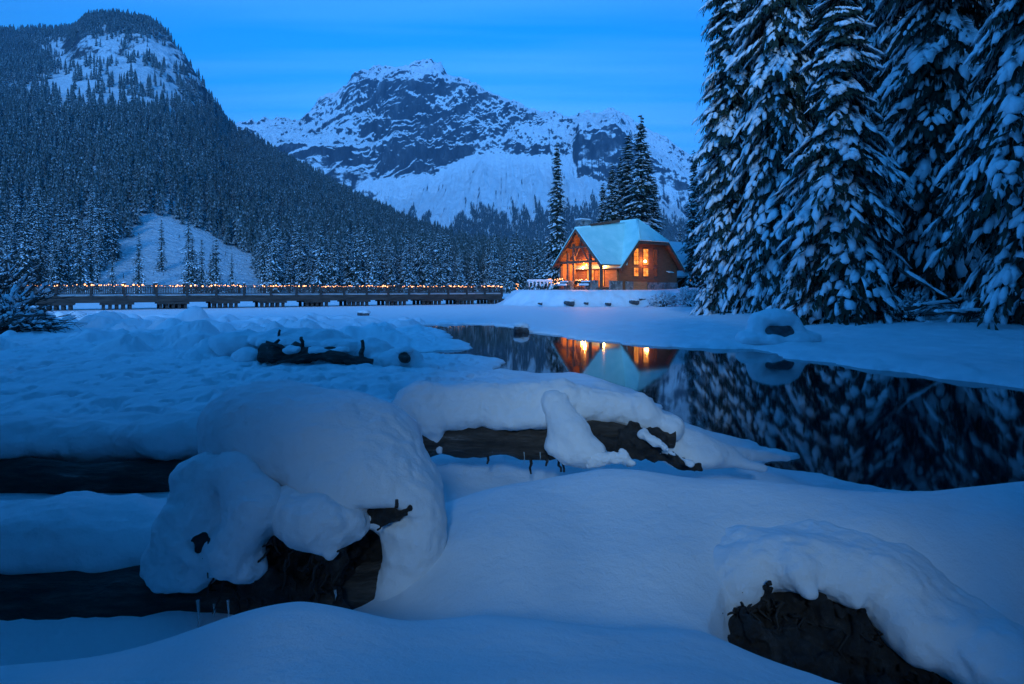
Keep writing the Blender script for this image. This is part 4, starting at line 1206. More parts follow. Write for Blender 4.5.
def mass(name, X, Y, Z, H, levels):
    g = np.random.default_rng(9)
    Vs, Fs, o = [], [], 0
    for lo, hi, ly, pt, R in levels:
        sel = np.where((Y >= lo) & (Y < hi))[0]
        tem = [far_tree_template(g, ly, pt, 1.0, R) for _ in range(8)]
        pick = g.integers(8, size=len(sel))
        for k in range(8):
            q = sel[pick == k]
            if not len(q): continue
            tv, tf = tem[k]
            a = g.uniform(0, 6.28, len(q))
            c, s = np.cos(a), np.sin(a)
            h = H[q]
            w = h * g.uniform(0.85, 1.25, len(q))
            V = np.stack([X[q, None] + w[:, None] * (tv[None, :, 0] * c[:, None] - tv[None, :, 1] * s[:, None]),
                          Y[q, None] + w[:, None] * (tv[None, :, 0] * s[:, None] + tv[None, :, 1] * c[:, None]),
                          Z[q, None] - 0.3 + h[:, None] * tv[None, :, 2]], -1)
            Fs.append((tf[None] + (np.arange(len(q)) * len(tv))[:, None, None]).reshape(-1, 3) + o)
            Vs.append(V.reshape(-1, 3))
            o += len(q) * len(tv)
    return tag(link(name, mesh_np(name, np.vstack(Vs), [np.vstack(Fs)], FOREST, smooth=False)), kind='stuff')
mass('hillside_forest', FX[rest], FY[rest], FZ[rest], FH[rest], [(0, 420, 9, 6, 0.13), (420, 750, 7, 5, 0.15), (750, 2000, 5, 4, 0.17)])

# tree line fingers at the foot of the far mountains
def far_woods():
    g = np.random.default_rng(15)
    px = g.uniform(235, 725, 60000)
    s = g.uniform(0.03, 0.36, 60000)
    X, Y, Z = mount_z(px, s)
    py = HOR - (Z - EYE) / Y * F_PX
    line = knots(px, [(235, 190), (360, 222), (420, 216), (445, 226), (470, 208), (520, 212), (560, 205), (600, 205), (640, 212), (725, 222)])
    lean = px - 0.25 * (py - 215) * np.sign(px - 450)
    line = line + 22 * noise3(np.stack([lean / 8.0, px * 0, px * 0 + 3], -1)) + 10 * noise3(np.stack([lean / 3.0, px * 0 + 8, px * 0], -1))
    line = line + 40 * np.exp(-((px - 444) / 5.0) ** 2)
    keep = (py > line) & (g.random(len(px)) < smooth(-2, 14, py - line) * 0.8 + 0.2)
    H = g.uniform(10, 17, len(px))
    return mass('far_forest', X[keep], Y[keep], Z[keep], H[keep], [(0, 9000, 3, 3, 0.2)])
far_woods()

# ------------------------------------------------------------------ footbridge with its lights
def box_arr(lo, hi):
    lo, hi = np.asarray(lo, float), np.asarray(hi, float)
    V = np.array([[(lo, hi)[a][0], (lo, hi)[b][1], (lo, hi)[c][2]] for a in (0, 1) for b in (0, 1) for c in (0, 1)])
    Q = np.array([[0, 1, 3, 2], [4, 6, 7, 5], [0, 4, 5, 1], [2, 3, 7, 6], [0, 2, 6, 4], [1, 5, 7, 3]])
    return V, Q, np.zeros((0, 3), int)

def boxes(name, bs, m, parent=None, bevel=0.0):
    V, Q, T = join([box_arr(*b) for b in bs])
    o = link(name, mesh_np(name, V, [Q], m, smooth=False), parent)
    if bevel:
        md = o.modifiers.new('bevel', 'BEVEL'); md.width = bevel; md.segments = 2
    return o

def m_timber(nt, b):
    v = noise_nd(nt, 6.0, 5, 0.6, stretch=(0.15, 1, 1))
    c = ramp(nt, v, [(0.3, (0.02, 0.016, 0.014)), (0.7, (0.075, 0.06, 0.05))])
    nt.links.new(c, b.inputs['Base Color'])
    b.inputs['Roughness'].default_value = 0.8
    bump(nt, b, v, 0.5, 0.02)
TIMBER = mat('bridge_timber', m_timber)

def emit(name, col, s):
    m = bpy.data.materials.new(name); m.use_nodes = True
    nt = m.node_tree; nt.nodes.clear()
    e = nd(nt, 'ShaderNodeEmission'); e.inputs[0].default_value = (*col, 1); e.inputs[1].default_value = s
    o = nd(nt, 'ShaderNodeOutputMaterial'); nt.links.new(e.outputs[0], o.inputs[0])
    return m
BULB = emit('warm_bulb', (1.0, 0.40, 0.16), 6.0)

def bridge():
    A, B = P(18, 289, 53.5), P(502, 289, 80.5)
    d = B - A; Lb = float(np.hypot(d[0], d[1])); ang = math.atan2(d[1], d[0])
    t = thing('footbridge', 'long dark timber footbridge on pile bents crossing the frozen lake to the lodge', 'bridge', (A[0], A[1], 0.0), ang)
    W = 3.0
    zt = 1.36
    boxes('deck', [((0, 0, zt - .10), (Lb, W, zt))], TIMBER, t)
    boxes('side_beam', [((0, -.06, zt - .62), (Lb, .14, zt - .103)), ((0, W - .14, zt - .62), (Lb, W + .06, zt - .103))], TIMBER, t)
    V, Q = surface_nets(blob([('c', np.array([0.2, .30, zt + .04]), np.array([Lb - .2, .30, zt + .04]), .16, .16, .8)], .1, amp=.05, scale=1.3), (0, 0.02, zt - .18), (Lb, .6, zt + .32), .07)
    link('deck_snow', mesh_np('deck_snow', V, [Q], SNOW), t)
    n = 19
    step = Lb / n
    for s in (0.0, W):
        boxes('handrail', [((0, s - .06, zt + .93), (Lb, s + .06, zt + 1.0)), ((0, s - .04, zt + .80), (Lb, s + .04, zt + .86)), ((0, s - .04, zt + .16), (Lb, s + .04, zt + .22))], TIMBER, t)
    post_me = mesh_np('bridge_post', *(lambda J: (J[0], [J[1]]))(join([box_arr((-.10, -.10, -.35), (.10, .10, 1.16)), box_arr((-.13, -.13, 1.163), (.13, .13, 1.21))])), TIMBER, smooth=False)
    sides = [k * 0.14 for k in range(1, int(step / 0.14))]
    pick_me = mesh_np('bridge_pickets', *(lambda J: (J[0], [J[1]]))(join([box_arr((k - .022, -.02, .22), (k + .022, .02, .80)) for k in sides])), TIMBER, smooth=False)
    snow_me = mesh_np('post_snow', *(lambda J: (J[0], [J[1]]))(surface_nets(blob([('e', np.zeros(3), (.15, .15, .09))], .05, amp=.02, scale=5), (-.25, -.25, -.15), (.25, .25, .2), .05)), SNOW)
    for k in range(n + 1):
        for s in (0.0, W):
            o = link('post', post_me, t); o.location = (k * step, s, zt)
            c = link('snow_cap', snow_me, o); c.location = (0, 0, 1.24)
            if k < n:
                o = link('railing_panel', pick_me, t); o.location = (k * step, s, zt)
    bent = join([box_arr((-1.05 + .52 * k - .13, -.05, -.3), (-1.05 + .52 * k + .13, .3, .55)) for k in range(5)] + [box_arr((-1.05 + .52 * k - .13, W - .3, -.3), (-1.05 + .52 * k + .13, W + .05, .55)) for k in range(5)]
                + [box_arr((-1.35, -.25, .553), (1.35, .20, .737)), box_arr((-1.35, W - .2, .553), (1.35, W + .25, .737))])
    bent_me = mesh_np('pile_bent', bent[0], [bent[1]], TIMBER, smooth=False)
    nb = 11
    for k in range(nb):
        o = link('pile_bent', bent_me, t); o.location = (2.6 + k * (Lb - 3.4) / (nb - 1), 0, 0)
    # light strings: one swag per bay, hung along the near handrail
    bv, bf = ICO1
    r = random.Random(3)
    ca, sa = math.cos(ang), math.sin(ang)
    for k in range(n):
        if k == 7: pass
        x0, y0 = A[0] + ca * k * step + sa * .11, A[1] + sa * k * step - ca * .11
        g = thing('light_string', 'string of warm fairy lights along one bay of the footbridge handrail', 'string lights', (x0, y0, zt + .98), ang, 'fairy lights on the footbridge')
        nbul = 14
        pts = np.array([[step * q / nbul, 0, .03 * math.sin(q * 1.9)] for q in range(nbul + 1)])
        tube_obj('wire', [tube(pts, .008, 4)], TWIG, g)
        for q in range(nbul):
            if r.random() < (.08, .3, .15, .5)[(k * 7) % 4]: continue
            sc_ = r.choice((.02, .03, .04, .05, .075))
            o = link('bulb', BULB_ME, g)
            o.location = (step * (q + r.uniform(.2, .8)) / nbul, r.uniform(-.03, .03), r.uniform(-.10, .06))
            o.scale = (sc_,) * 3
    # two warm lit posts seen low between the pickets
    return t
BULB_ME = mesh_np('bulb', ICO1[0], [ICO1[1]], BULB)
bridge()

# ------------------------------------------------------------------ the lodge
def wood_mat(name, c0, c1, board=0.0):
    def f(nt, b):
        v = noise_nd(nt, 3.0, 5, 0.6, stretch=(0.4, 0.4, 3))
        col = ramp(nt, v, [(0.3, c0), (0.7, c1)])
        nt.links.new(col, b.inputs['Base Color'])
        b.inputs['Roughness'].default_value = 0.6
        tc = nd(nt, 'ShaderNodeTexCoord'); sp = nd(nt, 'ShaderNodeSeparateXYZ')
        nt.links.new(tc.outputs['Object'], sp.inputs[0])
        w = nd(nt, 'ShaderNodeMath', operation='PINGPONG'); w.inputs[1].default_value = 0.11
        nt.links.new(sp.outputs['Z'], w.inputs[0])
        g = nd(nt, 'ShaderNodeMapRange'); g.inputs['From Max'].default_value = 0.02
        nt.links.new(w.outputs[0], g.inputs[0])
        bump(nt, b, g.outputs[0], 0.8, 0.02)
    return mat(name, f)
LOG_WALL = wood_mat('cedar_logs', (0.18, 0.055, 0.018), (0.36, 0.13, 0.045))
PORCH_WOOD = wood_mat('honey_pine', (0.36, 0.15, 0.055), (0.52, 0.25, 0.10))
BEAM = wood_mat('dark_beam', (0.11, 0.045, 0.025), (0.24, 0.105, 0.06))

def m_stone(nt, b):
    tc = nd(nt, 'ShaderNodeTexCoord')
    vo = nd(nt, 'ShaderNodeTexVoronoi', i_Scale=3.0)
    nt.links.new(tc.outputs['Object'], vo.inputs['Vector'])
    c = ramp(nt, vo.outputs['Color'], [(0.2, (0.12, 0.115, 0.11)), (0.8, (0.34, 0.32, 0.30))])
    nt.links.new(c, b.inputs['Base Color'])
    b.inputs['Roughness'].default_value = 0.85
    bump(nt, b, vo.outputs['Distance'], 0.7, 0.08)
STONE = mat('fieldstone', m_stone)

def m_roofsnow(nt, b):
    c = ramp(nt, noise_nd(nt, 0.8, 5), [(0.35, (0.42, 0.82, 0.76)), (0.7, (0.62, 0.95, 0.88))])
    nt.links.new(c, b.inputs['Base Color'])
    b.inputs['Roughness'].default_value = 0.5
    bump(nt, b, noise_nd(nt, 2.0, 4), 0.3, 0.06)
ROOF_SNOW = mat('thin_snow_on_teal_metal', m_roofsnow)

def m_window(nt, b):
    tc = nd(nt, 'ShaderNodeTexCoord')
    v = noise_nd(nt, 1.6, 2, 0.5)
    col = ramp(nt, v, [(0.32, (0.55, 0.09, 0.01)), (0.5, (1.0, 0.27, 0.03)), (0.7, (1.0, 0.46, 0.10))])
    b.inputs['Base Color'].default_value = (0.05, 0.03, 0.02, 1)
    b.inputs['Roughness'].default_value = 0.1
    nt.links.new(col, b.inputs['Emission Color'])
    b.inputs['Emission Strength'].default_value = 1.35
PANE = mat('lit_window_pane', m_window)
def m_dim(nt, b):
    b.inputs['Base Color'].default_value = (0.03, 0.02, 0.02, 1)
    b.inputs['Roughness'].default_value = 0.08
    b.inputs['Emission Color'].default_value = (1.0, 0.25, 0.05, 1)
    b.inputs['Emission Strength'].default_value = 0.10
PANE_DIM = mat('dim_window_pane', m_dim)

def poly_prism(pts, thick):
    """planar polygon (n,3), extruded by thick along its normal -> V, faces list"""
    pts = np.asarray(pts, float)
    nrm = np.cross(pts[1] - pts[0], pts[2] - pts[0]); nrm /= np.linalg.norm(nrm)
    V = np.vstack([pts, pts + nrm * thick])
    n = len(pts)
    F = [tuple(range(n))[::-1], tuple(range(n, 2 * n))] + [(i, (i + 1) % n, n + (i + 1) % n, n + i) for i in range(n)]
    return V, F

def polys(name, items, m, parent):
    V, F, o = [], [], 0
    for v, f in items:
        V.append(v); F += [tuple(i + o for i in q) for q in f]; o += len(v)
    me = bpy.data.meshes.new(name)
    me.from_pydata(np.vstack(V).tolist(), [], F)
    me.materials.append(m)
    me.update()
    return link(name, me, parent)

def lodge():
    t = thing('log_lodge', 'warmly lit log lodge with steep teal roof and glowing gabled porch', 'lodge', tuple(LODGE_O), LODGE_A)
    w, ridge_a, ridge_c, eave = 7.6, 7.15, 8.25, 3.35
    cu, hw, rb, sl = 7.9, 5.1, 8.55, 1.10           # cross gable: centre, half width, ridge, slope
    uL, uR = cu - hw, cu + hw
    clip = 5.75; ch = (rb - clip) / sl
    # walls of the cross gable (front), with its clipped top
    eL, eR = rb - sl * hw, rb - sl * hw
    front = [(uL, 0, -1.2), (uR - .1, 0, -1.2), (uR - .1, 0, eR), (cu + ch, 0, clip), (cu - ch, 0, clip), (uL, 0, eL)]
    f2 = [(x, -0.02, z - (.0 if z < 0 else .12)) for x, y, z in front]
    polys('front_wall', [poly_prism(f2, -0.25)], LOG_WALL, t)
    # side wall of the cross gable = lit back wall of the porch
    polys('porch_wall', [poly_prism([(uL, 0.232, 0.0), (uL, 0.232, 3.2), (uL, 3.8, 7.0), (uL, w, 3.2), (uL, w, 0)], 0.2)], PORCH_WOOD, t)
    boxes('end_wall', [((uR - .32, .24, 0), (uR - .1, 9, eR - .3))], LOG_WALL, t)
    boxes('back_wall', [((0.3, w - .2, 0), (2.78, w - .02, 3.2)), ((uL + .3, 8.8, 0), (uR - .33, 9.0, 2.6))], PORCH_WOOD, t)
    boxes('porch_floor', [((-.3, -.3, -1.2), (uL - .003, w - .21, 0.32))], BEAM, t)
    boxes('stone_base', [((uL + .9, -.22, -1.2), (uL + 2.1, -.03, 1.0)), ((uL - 2.0, -.55, -1.2), (uL - .05, -.31, 1.05)), ((uL + 4.6, -.22, -1.2), (uR - .2, -.03, .9))], STONE, t)
    for y0, y1 in ((.3, 2.1), (4.6, 5.9)):
        boxes('porch_pier', [((-.85, y0, -1.2), (-.32, y1, 1.1))], STONE, t)
    boxes('door', [((uL + 2.2, -.15, -.3), (uL + 4.5, -.025, 1.0))], PORCH_WOOD, t)
    # timbers of the porch gable
    ps = [(0, .12), (0, 2.0), (0, 4.9), (0, 6.0), (0, 7.4)]
    for x, y in ps:
        top = 3.1 + max(0, 3.8 - abs(y - 3.8)) * .97 if y in (2.0, 4.9, 6.0) else 3.1
        boxes('porch_post', [((x - .14, y - .14, .323), (x + .14, y + .14, top - .12))], BEAM, t)
    boxes('gable_beam', [((-.13, 0.28, 3.2), (.13, w - .2, 3.48)), ((-.11, 1.9, 5.0), (.11, 5.7, 5.22))], BEAM, t)
    polys('gable_truss', [poly_prism([(.05, 3.7, 5.25), (.05, 3.9, 5.25), (.05, 3.9, 6.8), (.05, 3.7, 6.8)], .1), poly_prism([(.06, 3.72, 5.2), (.06, 2.5, 3.5), (.06, 2.3, 3.5), (.06, 3.6, 5.25)], .1), poly_prism([(.07, 3.9, 5.2), (.07, 5.1, 3.5), (.07, 5.3, 3.5), (.07, 4.0, 5.25)], .1)], BEAM, t)
    polys('gable_infill', [poly_prism([(1.15, .5, 3.7), (1.15, 3.8, 6.95), (1.15, 7.1, 3.7)], .12)], BEAM, t)
    # roofs: wood below, snow above
    ov = 0.75
    def roof(tris, nm, off, th, m):
        items = []
        for tri in tris:
            p = np.asarray(tri, float)
            n = np.cross(p[1] - p[0], p[2] - p[0]); n /= np.linalg.norm(n)
            if n[2] < 0: p, n = p[::-1], -n
            items.append(poly_prism(p + n * off, th))
        return polys(nm, items, m, t)
    e = .55
    zb = eave - e * 1.0
    A0, A1 = (-ov, 3.8, ridge_a), (cu, 3.8, ridge_c)
    front_slope = [[A0, (-ov, -e, zb), (uL + .6, -e, zb)], [A0, (uL + .6, -e, zb), A1]]
    back_slope = [[A0, A1, (cu, w + e, zb)], [A0, (cu, w + e, zb), (-ov, w + e, zb)]]
    yb, yr = -.75, 2.0
    L0, L1, L2, L3 = (uL - .45, yb, eL - .5), (cu - ch, yb, clip), (cu, yr, rb), (cu, 9.4, rb)
    left_slope = [[L0, L1, L2], [L0, L2, L3], [L0, L3, (uL - .45, 9.4, eL - .5)]]
    R0, R1 = (uR + .45, yb, eR - .5), (cu + ch, yb, clip)
    right_slope = [[R0, L2, R1], [R0, L3, L2], [R0, (uR + .45, 9.4, eR - .5), L3]]
    hip = [[L1, R1, L2]]
    rf = roof(front_slope + back_slope + left_slope + right_slope + hip, 'roof', 0.0, .14, BEAM)
    sn = roof(front_slope + back_slope + left_slope + right_slope + hip, 'roof_snow', .143, .11, ROOF_SNOW)
    polys('ridge_vent', [poly_prism([(1.6, 3.55, 7.75), (6.4, 3.55, 8.45), (6.4, 3.55, 8.85), (1.6, 3.55, 8.0)], -.45)], BEAM, t)
    J = [tube(np.array([np.array(a, float), np.array(b, float)]) + [0, 0, .17], .19, 8) for a, b in ((L1, L2), (R1, L2), (L2, L3), (A0, A1))]
    tube_obj('ridge_snow', J, ROOF_SNOW, t)
    # bargeboards
    bb = [(np.array(L0) + [0, -.03, .02], np.array(L1) + [0, -.03, .02]), (np.array(L1) + [-.02, -.035, .02], np.array(R1) + [.02, -.035, .02]), (np.array(R1) + [0, -.03, .02], np.array(R0) + [0, -.03, .02])]
    for a, b in bb:
        polys('bargeboard', [poly_prism([a, b, b - [0, 0, .3], a - [0, 0, .3]], .08)], BEAM, t)
    for a, b in ((A0, (-ov, -e, zb)), (A0, (-ov, w + e, zb))):
        a, b = np.array(a) + [-.02, 0, .05], np.array(b) + [-.02, 0, .05]
        polys('bargeboard', [poly_prism([a, b, b - [0, 0, .32], a - [0, 0, .32]], .09)], BEAM, t)
    # windows of the cross gable
    def window(x0, x1, z0, z1, m, nx, nz):
        f = boxes('window', [((x0 - .09, -.075, z0 - .09), (x0, -.022, z1 + .09)), ((x1, -.075, z0 - .09), (x1 + .09, -.022, z1 + .09)), ((x0 + .001, -.073, z0 - .09), (x1 - .001, -.022, z0)), ((x0 + .001, -.073, z1), (x1 - .001, -.022, z1 + .09))], BEAM, t)
        boxes('pane', [((x0, -.045, z0), (x1, -.024, z1))], m, f)
        bars = [((x0 + (x1 - x0) * k / nx - .02, -.066, z0), (x0 + (x1 - x0) * k / nx + .02, -.048, z1)) for k in range(1, nx)]
        bars += [((x0, -.069, z0 + (z1 - z0) * k / nz - .02), (x1, -.0665, z0 + (z1 - z0) * k / nz + .02)) for k in range(1, nz)]
        boxes('muntin', bars, BEAM, f)
    for x0, x1, m in ((cu - 2.75, cu - 2.0, PANE), (cu - 1.15, cu - .3, PANE), (cu + .75, cu + 1.25, PANE_DIM)):
        window(x0, x1, 3.05, 4.95, m, 2, 4)
        window(x0, x1, 1.65, 2.65, m, 2, 2)
    # small lean-to roofs caught with snow on the right part of the wall
    polys('wall_canopy', [poly_prism([(cu + 3.0, -.03, 2.35), (cu + 3.9, -.03, 2.35), (cu + 3.9, -.5, 2.2), (cu + 3.0, -.5, 2.2)], .08)], ROOF_SNOW, t)
    # porch doors and windows on the lit wall
    for y0, y1, z1 in ((2.4, 3.3, 2.5), (4.2, 5.4, 2.5)):
        f = boxes('porch_window', [((uL - .26, y0 - .1, .5), (uL - .205, y0, z1 + .1)), ((uL - .26, y1, .5), (uL - .205, y1 + .1, z1 + .1)), ((uL - .258, y0 + .001, z1), (uL - .205, y1 - .001, z1 + .1)), ((uL - .258, (y0 + y1) / 2 - .03, .5), (uL - .232, (y0 + y1) / 2 + .03, z1))], BEAM, t)
        boxes('pane', [((uL - .23, y0, .5), (uL - .205, y1, z1))], PANE, f)
    # chimney
    c = boxes('chimney', [((4.1, 8.3, 0), (5.7, 9.4, 8.9)), ((4.0, 8.2, 8.903), (5.8, 9.5, 9.1))], STONE, t)
    boxes('chimney_snow', [((4.02, 8.22, 9.103), (5.78, 9.48, 9.3))], SNOW, c, bevel=.1)
    # annex with a low snowy roof
    boxes('annex_wall', [((uR + .1, 3.2, 0), (uR + 8.0, 9.0, 2.0))], LOG_WALL, t)
    an = [[(uR - .4, 2.4, 1.5), (uR + 8.6, 2.4, 1.5), (uR + 8.6, 6.2, 6.4)], [(uR - .4, 2.4, 1.5), (uR + 8.6, 6.2, 6.4), (uR - .4, 6.2, 6.4)], [(uR - .4, 6.2, 6.4), (uR + 8.6, 6.2, 6.4), (uR + 8.6, 10, 1.5)], [(uR - .4, 6.2, 6.4), (uR + 8.6, 10, 1.5), (uR - .4, 10, 1.5)]]
    roof(an, 'annex_roof', 0, .14, BEAM)
    roof(an, 'annex_roof_snow', .143, .4, SNOW)
    f = boxes('annex_window', [((uR + 6.2, 3.12, .5), (uR + 7.2, 3.197, 1.5))], BEAM, t)
    boxes('pane', [((uR + 6.3, 3.09, .6), (uR + 7.1, 3.117, 1.4))], PANE, f)
    # lamps
    lampm = emit('lamp_glass', (1.0, 0.62, 0.28), 14.0)
    def lamp(x, y, z, energy, r=.09, rad=.12):
        o = link('lamp_globe', mesh_np('lamp_globe', ICO2[0] * r, [ICO2[1]], lampm), t)
        o.location = (x, y, z)
        ld = bpy.data.lights.new('porch_light', 'POINT'); ld.energy = energy; ld.color = (1.0, 0.36, 0.07); ld.shadow_soft_size = rad
        lo = bpy.data.objects.new('porch_light', ld); COL.objects.link(lo); lo.parent = t; lo.location = (x - .25, y, z)
    lamp(uL - .40, 2.0, 2.75, 300, .12)
    lamp(uL - .40, 5.9, 2.75, 240)
    lamp(1.0, 3.8, 3.0, 480, .07)
    o = link('lamp_globe', mesh_np('lamp_globe', ICO2[0] * .17, [ICO2[1]], lampm), t); o.location = (cu - 1.0, -.22, 3.45)
    boxes('lamp_bracket', [((cu - 1.03, -.21, 3.62), (cu - .97, -.05, 3.68))], BEAM, t)
    ld = bpy.data.lights.new('wall_light', 'POINT'); ld.energy = 130; ld.color = (1.0, 0.36, 0.07); ld.shadow_soft_size = .15
    lo = bpy.data.objects.new('wall_light', ld); COL.objects.link(lo); lo.parent = t; lo.location = (cu - 1.0, -.55, 3.45)
    return t
lodge()

def lw(u, v, z):
    """lodge coordinates -> world"""
    c, s = math.cos(LODGE_A), math.sin(LODGE_A)
    return np.array([LODGE_O[0] + u * c - v * s, LODGE_O[1] + u * s + v * c, LODGE_O[2] + z])

def bench(u, v, rz, label):
    p = lw(u, v, 0)
    t = thing('garden_bench', label, 'bench', (p[0], p[1], ground_at(p[0], p[1])), LODGE_A + rz)
    boxes('seat', [((-.75, -.22, .42), (.75, .22, .47))], TIMBER, t)
    boxes('backrest', [((-.75, .23, .5), (.75, .28, .95))], TIMBER, t)
    for x in (-.65, .6):
        for y in (-.2, .17):
            boxes('leg', [((x, y, -.05), (x + .06, y + .06, .417))], TIMBER, t)
    blob_obj('snow_cap', [('c', np.array([-.6, 0, .60]), np.array([.6, 0, .60]), .2, .2, .8), ('c', np.array([-.65, .25, .97]), np.array([.65, .25, .97]), .09, .09, 1)], .04, SNOW, t, k=.1, amp=.03, scale=3)
bench(-1.6, 1.3, -PI / 2, 'snow covered bench before the right pier of the lodge porch')
bench(-1.6, 5.2, -PI / 2, 'snow covered bench before the left pier of the lodge porch')

def garland(u0, v0, u1, v1, label, z=.75, n=40):
    p = lw(u0, v0, 0)
    t = thing('light_garland', label, 'garland', tuple(p), LODGE_A)
    r = random.Random(int(u0 * 10 + v0 * 7))
    du, dv = u1 - u0, v1 - v0
    pts = np.array([[du * k / 14, dv * k / 14, z + .1 * math.sin(k * 1.3)] for k in range(15)])
    tube_obj('greenery', [tube(pts + [0, 0, -.1 * q], .10, 7, .5, q) for q in range(3)], NEEDLE, t)
    V, F = pads_mesh(np.array([[du * s + r.uniform(-.14, .14), dv * s + r.uniform(-.14, .14), z + r.uniform(-.45, .25)] for s in (r.random() for _ in range(n))]),
                     np.tile([.05, 0, 0], (n, 1)), np.tile([0, .05, 0], (n, 1)), np.tile([0, 0, .05], (n, 1)), ICO1[0], ICO1[1])
    link('bulbs', mesh_np('garland_bulbs', V, [F], BULB), t)
garland(-.28, 2.2, -.28, 4.4, 'warm glowing light garland along the middle of the lodge porch rail', z=1.0)
garland(-.4, 6.2, -1.4, 8.2, 'warm glowing light garland bunched at the left end of the lodge porch', z=1.15, n=60)
garland(-6.0, 8.5, -5.2, 9.5, 'small bunch of warm lights on the terrace left of the snow draped railing', z=.5, n=16)

def snowy_railing():
    p = lw(-3.4, 7.2, 0)
    t = thing('terrace_railing', 'low railing draped in snow at the left end of the lodge terrace', 'railing', (p[0], p[1], ground_at(p[0], p[1])), LODGE_A - .5)
    for k in range(7):
        boxes('post', [((k * .45 - 1.4, -.04, -.05), (k * .45 - 1.32, .04, 1.1))], TIMBER, t)
    blob_obj('snow_cap', [('c', np.array([-1.5, 0, 1.12]), np.array([1.4, 0, 1.12]), .15, .15, 1)] + [('c', np.array([k * .45 - 1.36, 0, 1.1]), np.array([k * .45 - 1.36, 0, .3]), .10, .04, 1) for k in range(7)], .045, SNOW, t, k=.1, amp=.03, scale=3)
snowy_railing()
BANK_STONES = [(569, 304, 67.3, .55, 'dark stone showing through the snow bank directly below the lodge porch'), (608, 304.5, 67, .32, 'small dark stone in the snow bank, right of the one below the porch'),
               (634, 303, 67.5, .5, 'dark stone in the snow bank below the lodge windows'), (642, 301, 68.3, .45, 'dark stone in the snow bank, just up and right of the one below the windows'),
               (586, 303.5, 67.5, .25, 'tiny dark stone in the snow bank between the two below the porch'), (652, 304, 66.5, .3, 'small dark stone at the right end of the lodge snow bank'), (540, 304, 68, .25, 'tiny dark stone at the left part of the lodge snow bank')]
for px, py, Y, r, lab in BANK_STONES:
    simple_snow_rock(px, py, Y, r, lab, cap=.4, flat=.5)

# ------------------------------------------------------------------ brush, shrubs, deadwood
def bare_bush(name, label, cat, x, y, R, Ht, n, seed, snow=0.4, group=None, fan=(0, 2 * PI), base=None):
    g = random.Random(seed)
    t = thing(name, label, cat, (x, y, ground_at(x, y) if base is None else base), 0, group)
    tubes, sC, sX, sY, sZ = [], [], [], [], []
    def grow(p, d, ln, r, lev):
        q = p + d * ln
        m = (p + q) / 2 + np.array([g.uniform(-.06, .06), g.uniform(-.06, .06), g.uniform(-.02, .08)]) * ln * 2
        pts = np.array([p, p * .25 + m * .5 + q * .25, q])
        tubes.append(tube(pts, [r, r * .8, r * .6], 4, cap=False))
        if lev <= 2 and g.random() < snow:
            dd = norm(q - p)
            sd = norm(np.cross(dd, [0, 0, 1.0]) + 1e-6)
            up = np.cross(sd, dd)
            wd = g.uniform(.6, 1.5) * (.03 + .02 * lev) * R / 1.6
            sC.append(m + up * wd * .7); sX.append(dd * ln * .42); sY.append(sd * wd); sZ.append(up * wd * .8)
        if lev > 0:
            for _ in range(g.choice((2, 3, 3))):
                nd_ = norm(d + np.array([g.uniform(-.7, .7), g.uniform(-.7, .7), g.uniform(-.45, .35)]))
                grow(q - d * ln * g.uniform(0, .45), nd_, ln * g.uniform(.55, .85), max(r * .6, .008), lev - 1)
    for _ in range(n):
        a = g.uniform(*fan)
        el = g.uniform(.15, 1.2)
        d = np.array([math.cos(a) * math.cos(el) * R / Ht, math.sin(a) * math.cos(el) * R / Ht, math.sin(el)])
        grow(np.array([g.uniform(-.15, .15) * R, g.uniform(-.15, .15) * R, -.05]), norm(d), Ht * g.uniform(.28, .42), .018 * Ht / 1.5, 3)
    tube_obj('branches', tubes, TWIG, t)
    if sC:
        gg = np.random.default_rng(seed)
        tm = ICO1[0] * (1 + .3 * gg.normal(size=(len(sC), len(ICO1[0]), 1)))
        V, F = pads_mesh(np.array(sC), np.array(sX), np.array(sY), np.array(sZ), tm, ICO1[1])
        link('snow_load', mesh_np('shrub_snow', V, [F], SNOW_TREE), t)
    return t
x, y = at_px(-2, 21)
bare_bush('bare_shrub', 'dark leafless shrub at the left photo edge in front of the bridge end', 'shrub', x, y, 2.3, 2.4, 40, 5, .16)
x, y = at_px(-14, 23)
bare_bush('bare_shrub', 'taller leafless shrub behind the one at the left photo edge', 'shrub', x, y, 2.3, 3.6, 44, 6, .12)
def dead_branch(a, b, r, label, seed, snow=True):
    a, b = np.asarray(a), np.asarray(b)
    t = thing('dead_branch', label, 'branch', tuple(a))
    tubes = [tube(curve_pts(np.zeros(3), b - a, 12, wob=.25, seed=seed), np.linspace(r, r * .35, 12), 7, .25)]
    tube_obj('limb', tubes, BARK, t)
    if snow:
        o = np.array([0, 0, r * 1.1])
        blob_obj('snow_cap', [('c', (b - a) * .15 + o, (b - a) * .8 + o, r * 1.1, r * .7, .9)], r * .5, SNOW_TREE, t, k=.05, amp=.05, scale=2.0, pad=.2)
dead_branch(P(-20, 331, 18), P(46, 314, 18.5), .07, 'dark dead branch rising from the snow under the left shrub', 3, False)
dead_branch(P(13, 324, 18), P(31, 331, 17.6), .05, 'short dark dead branch slanting down beside the left shrub', 5, False)

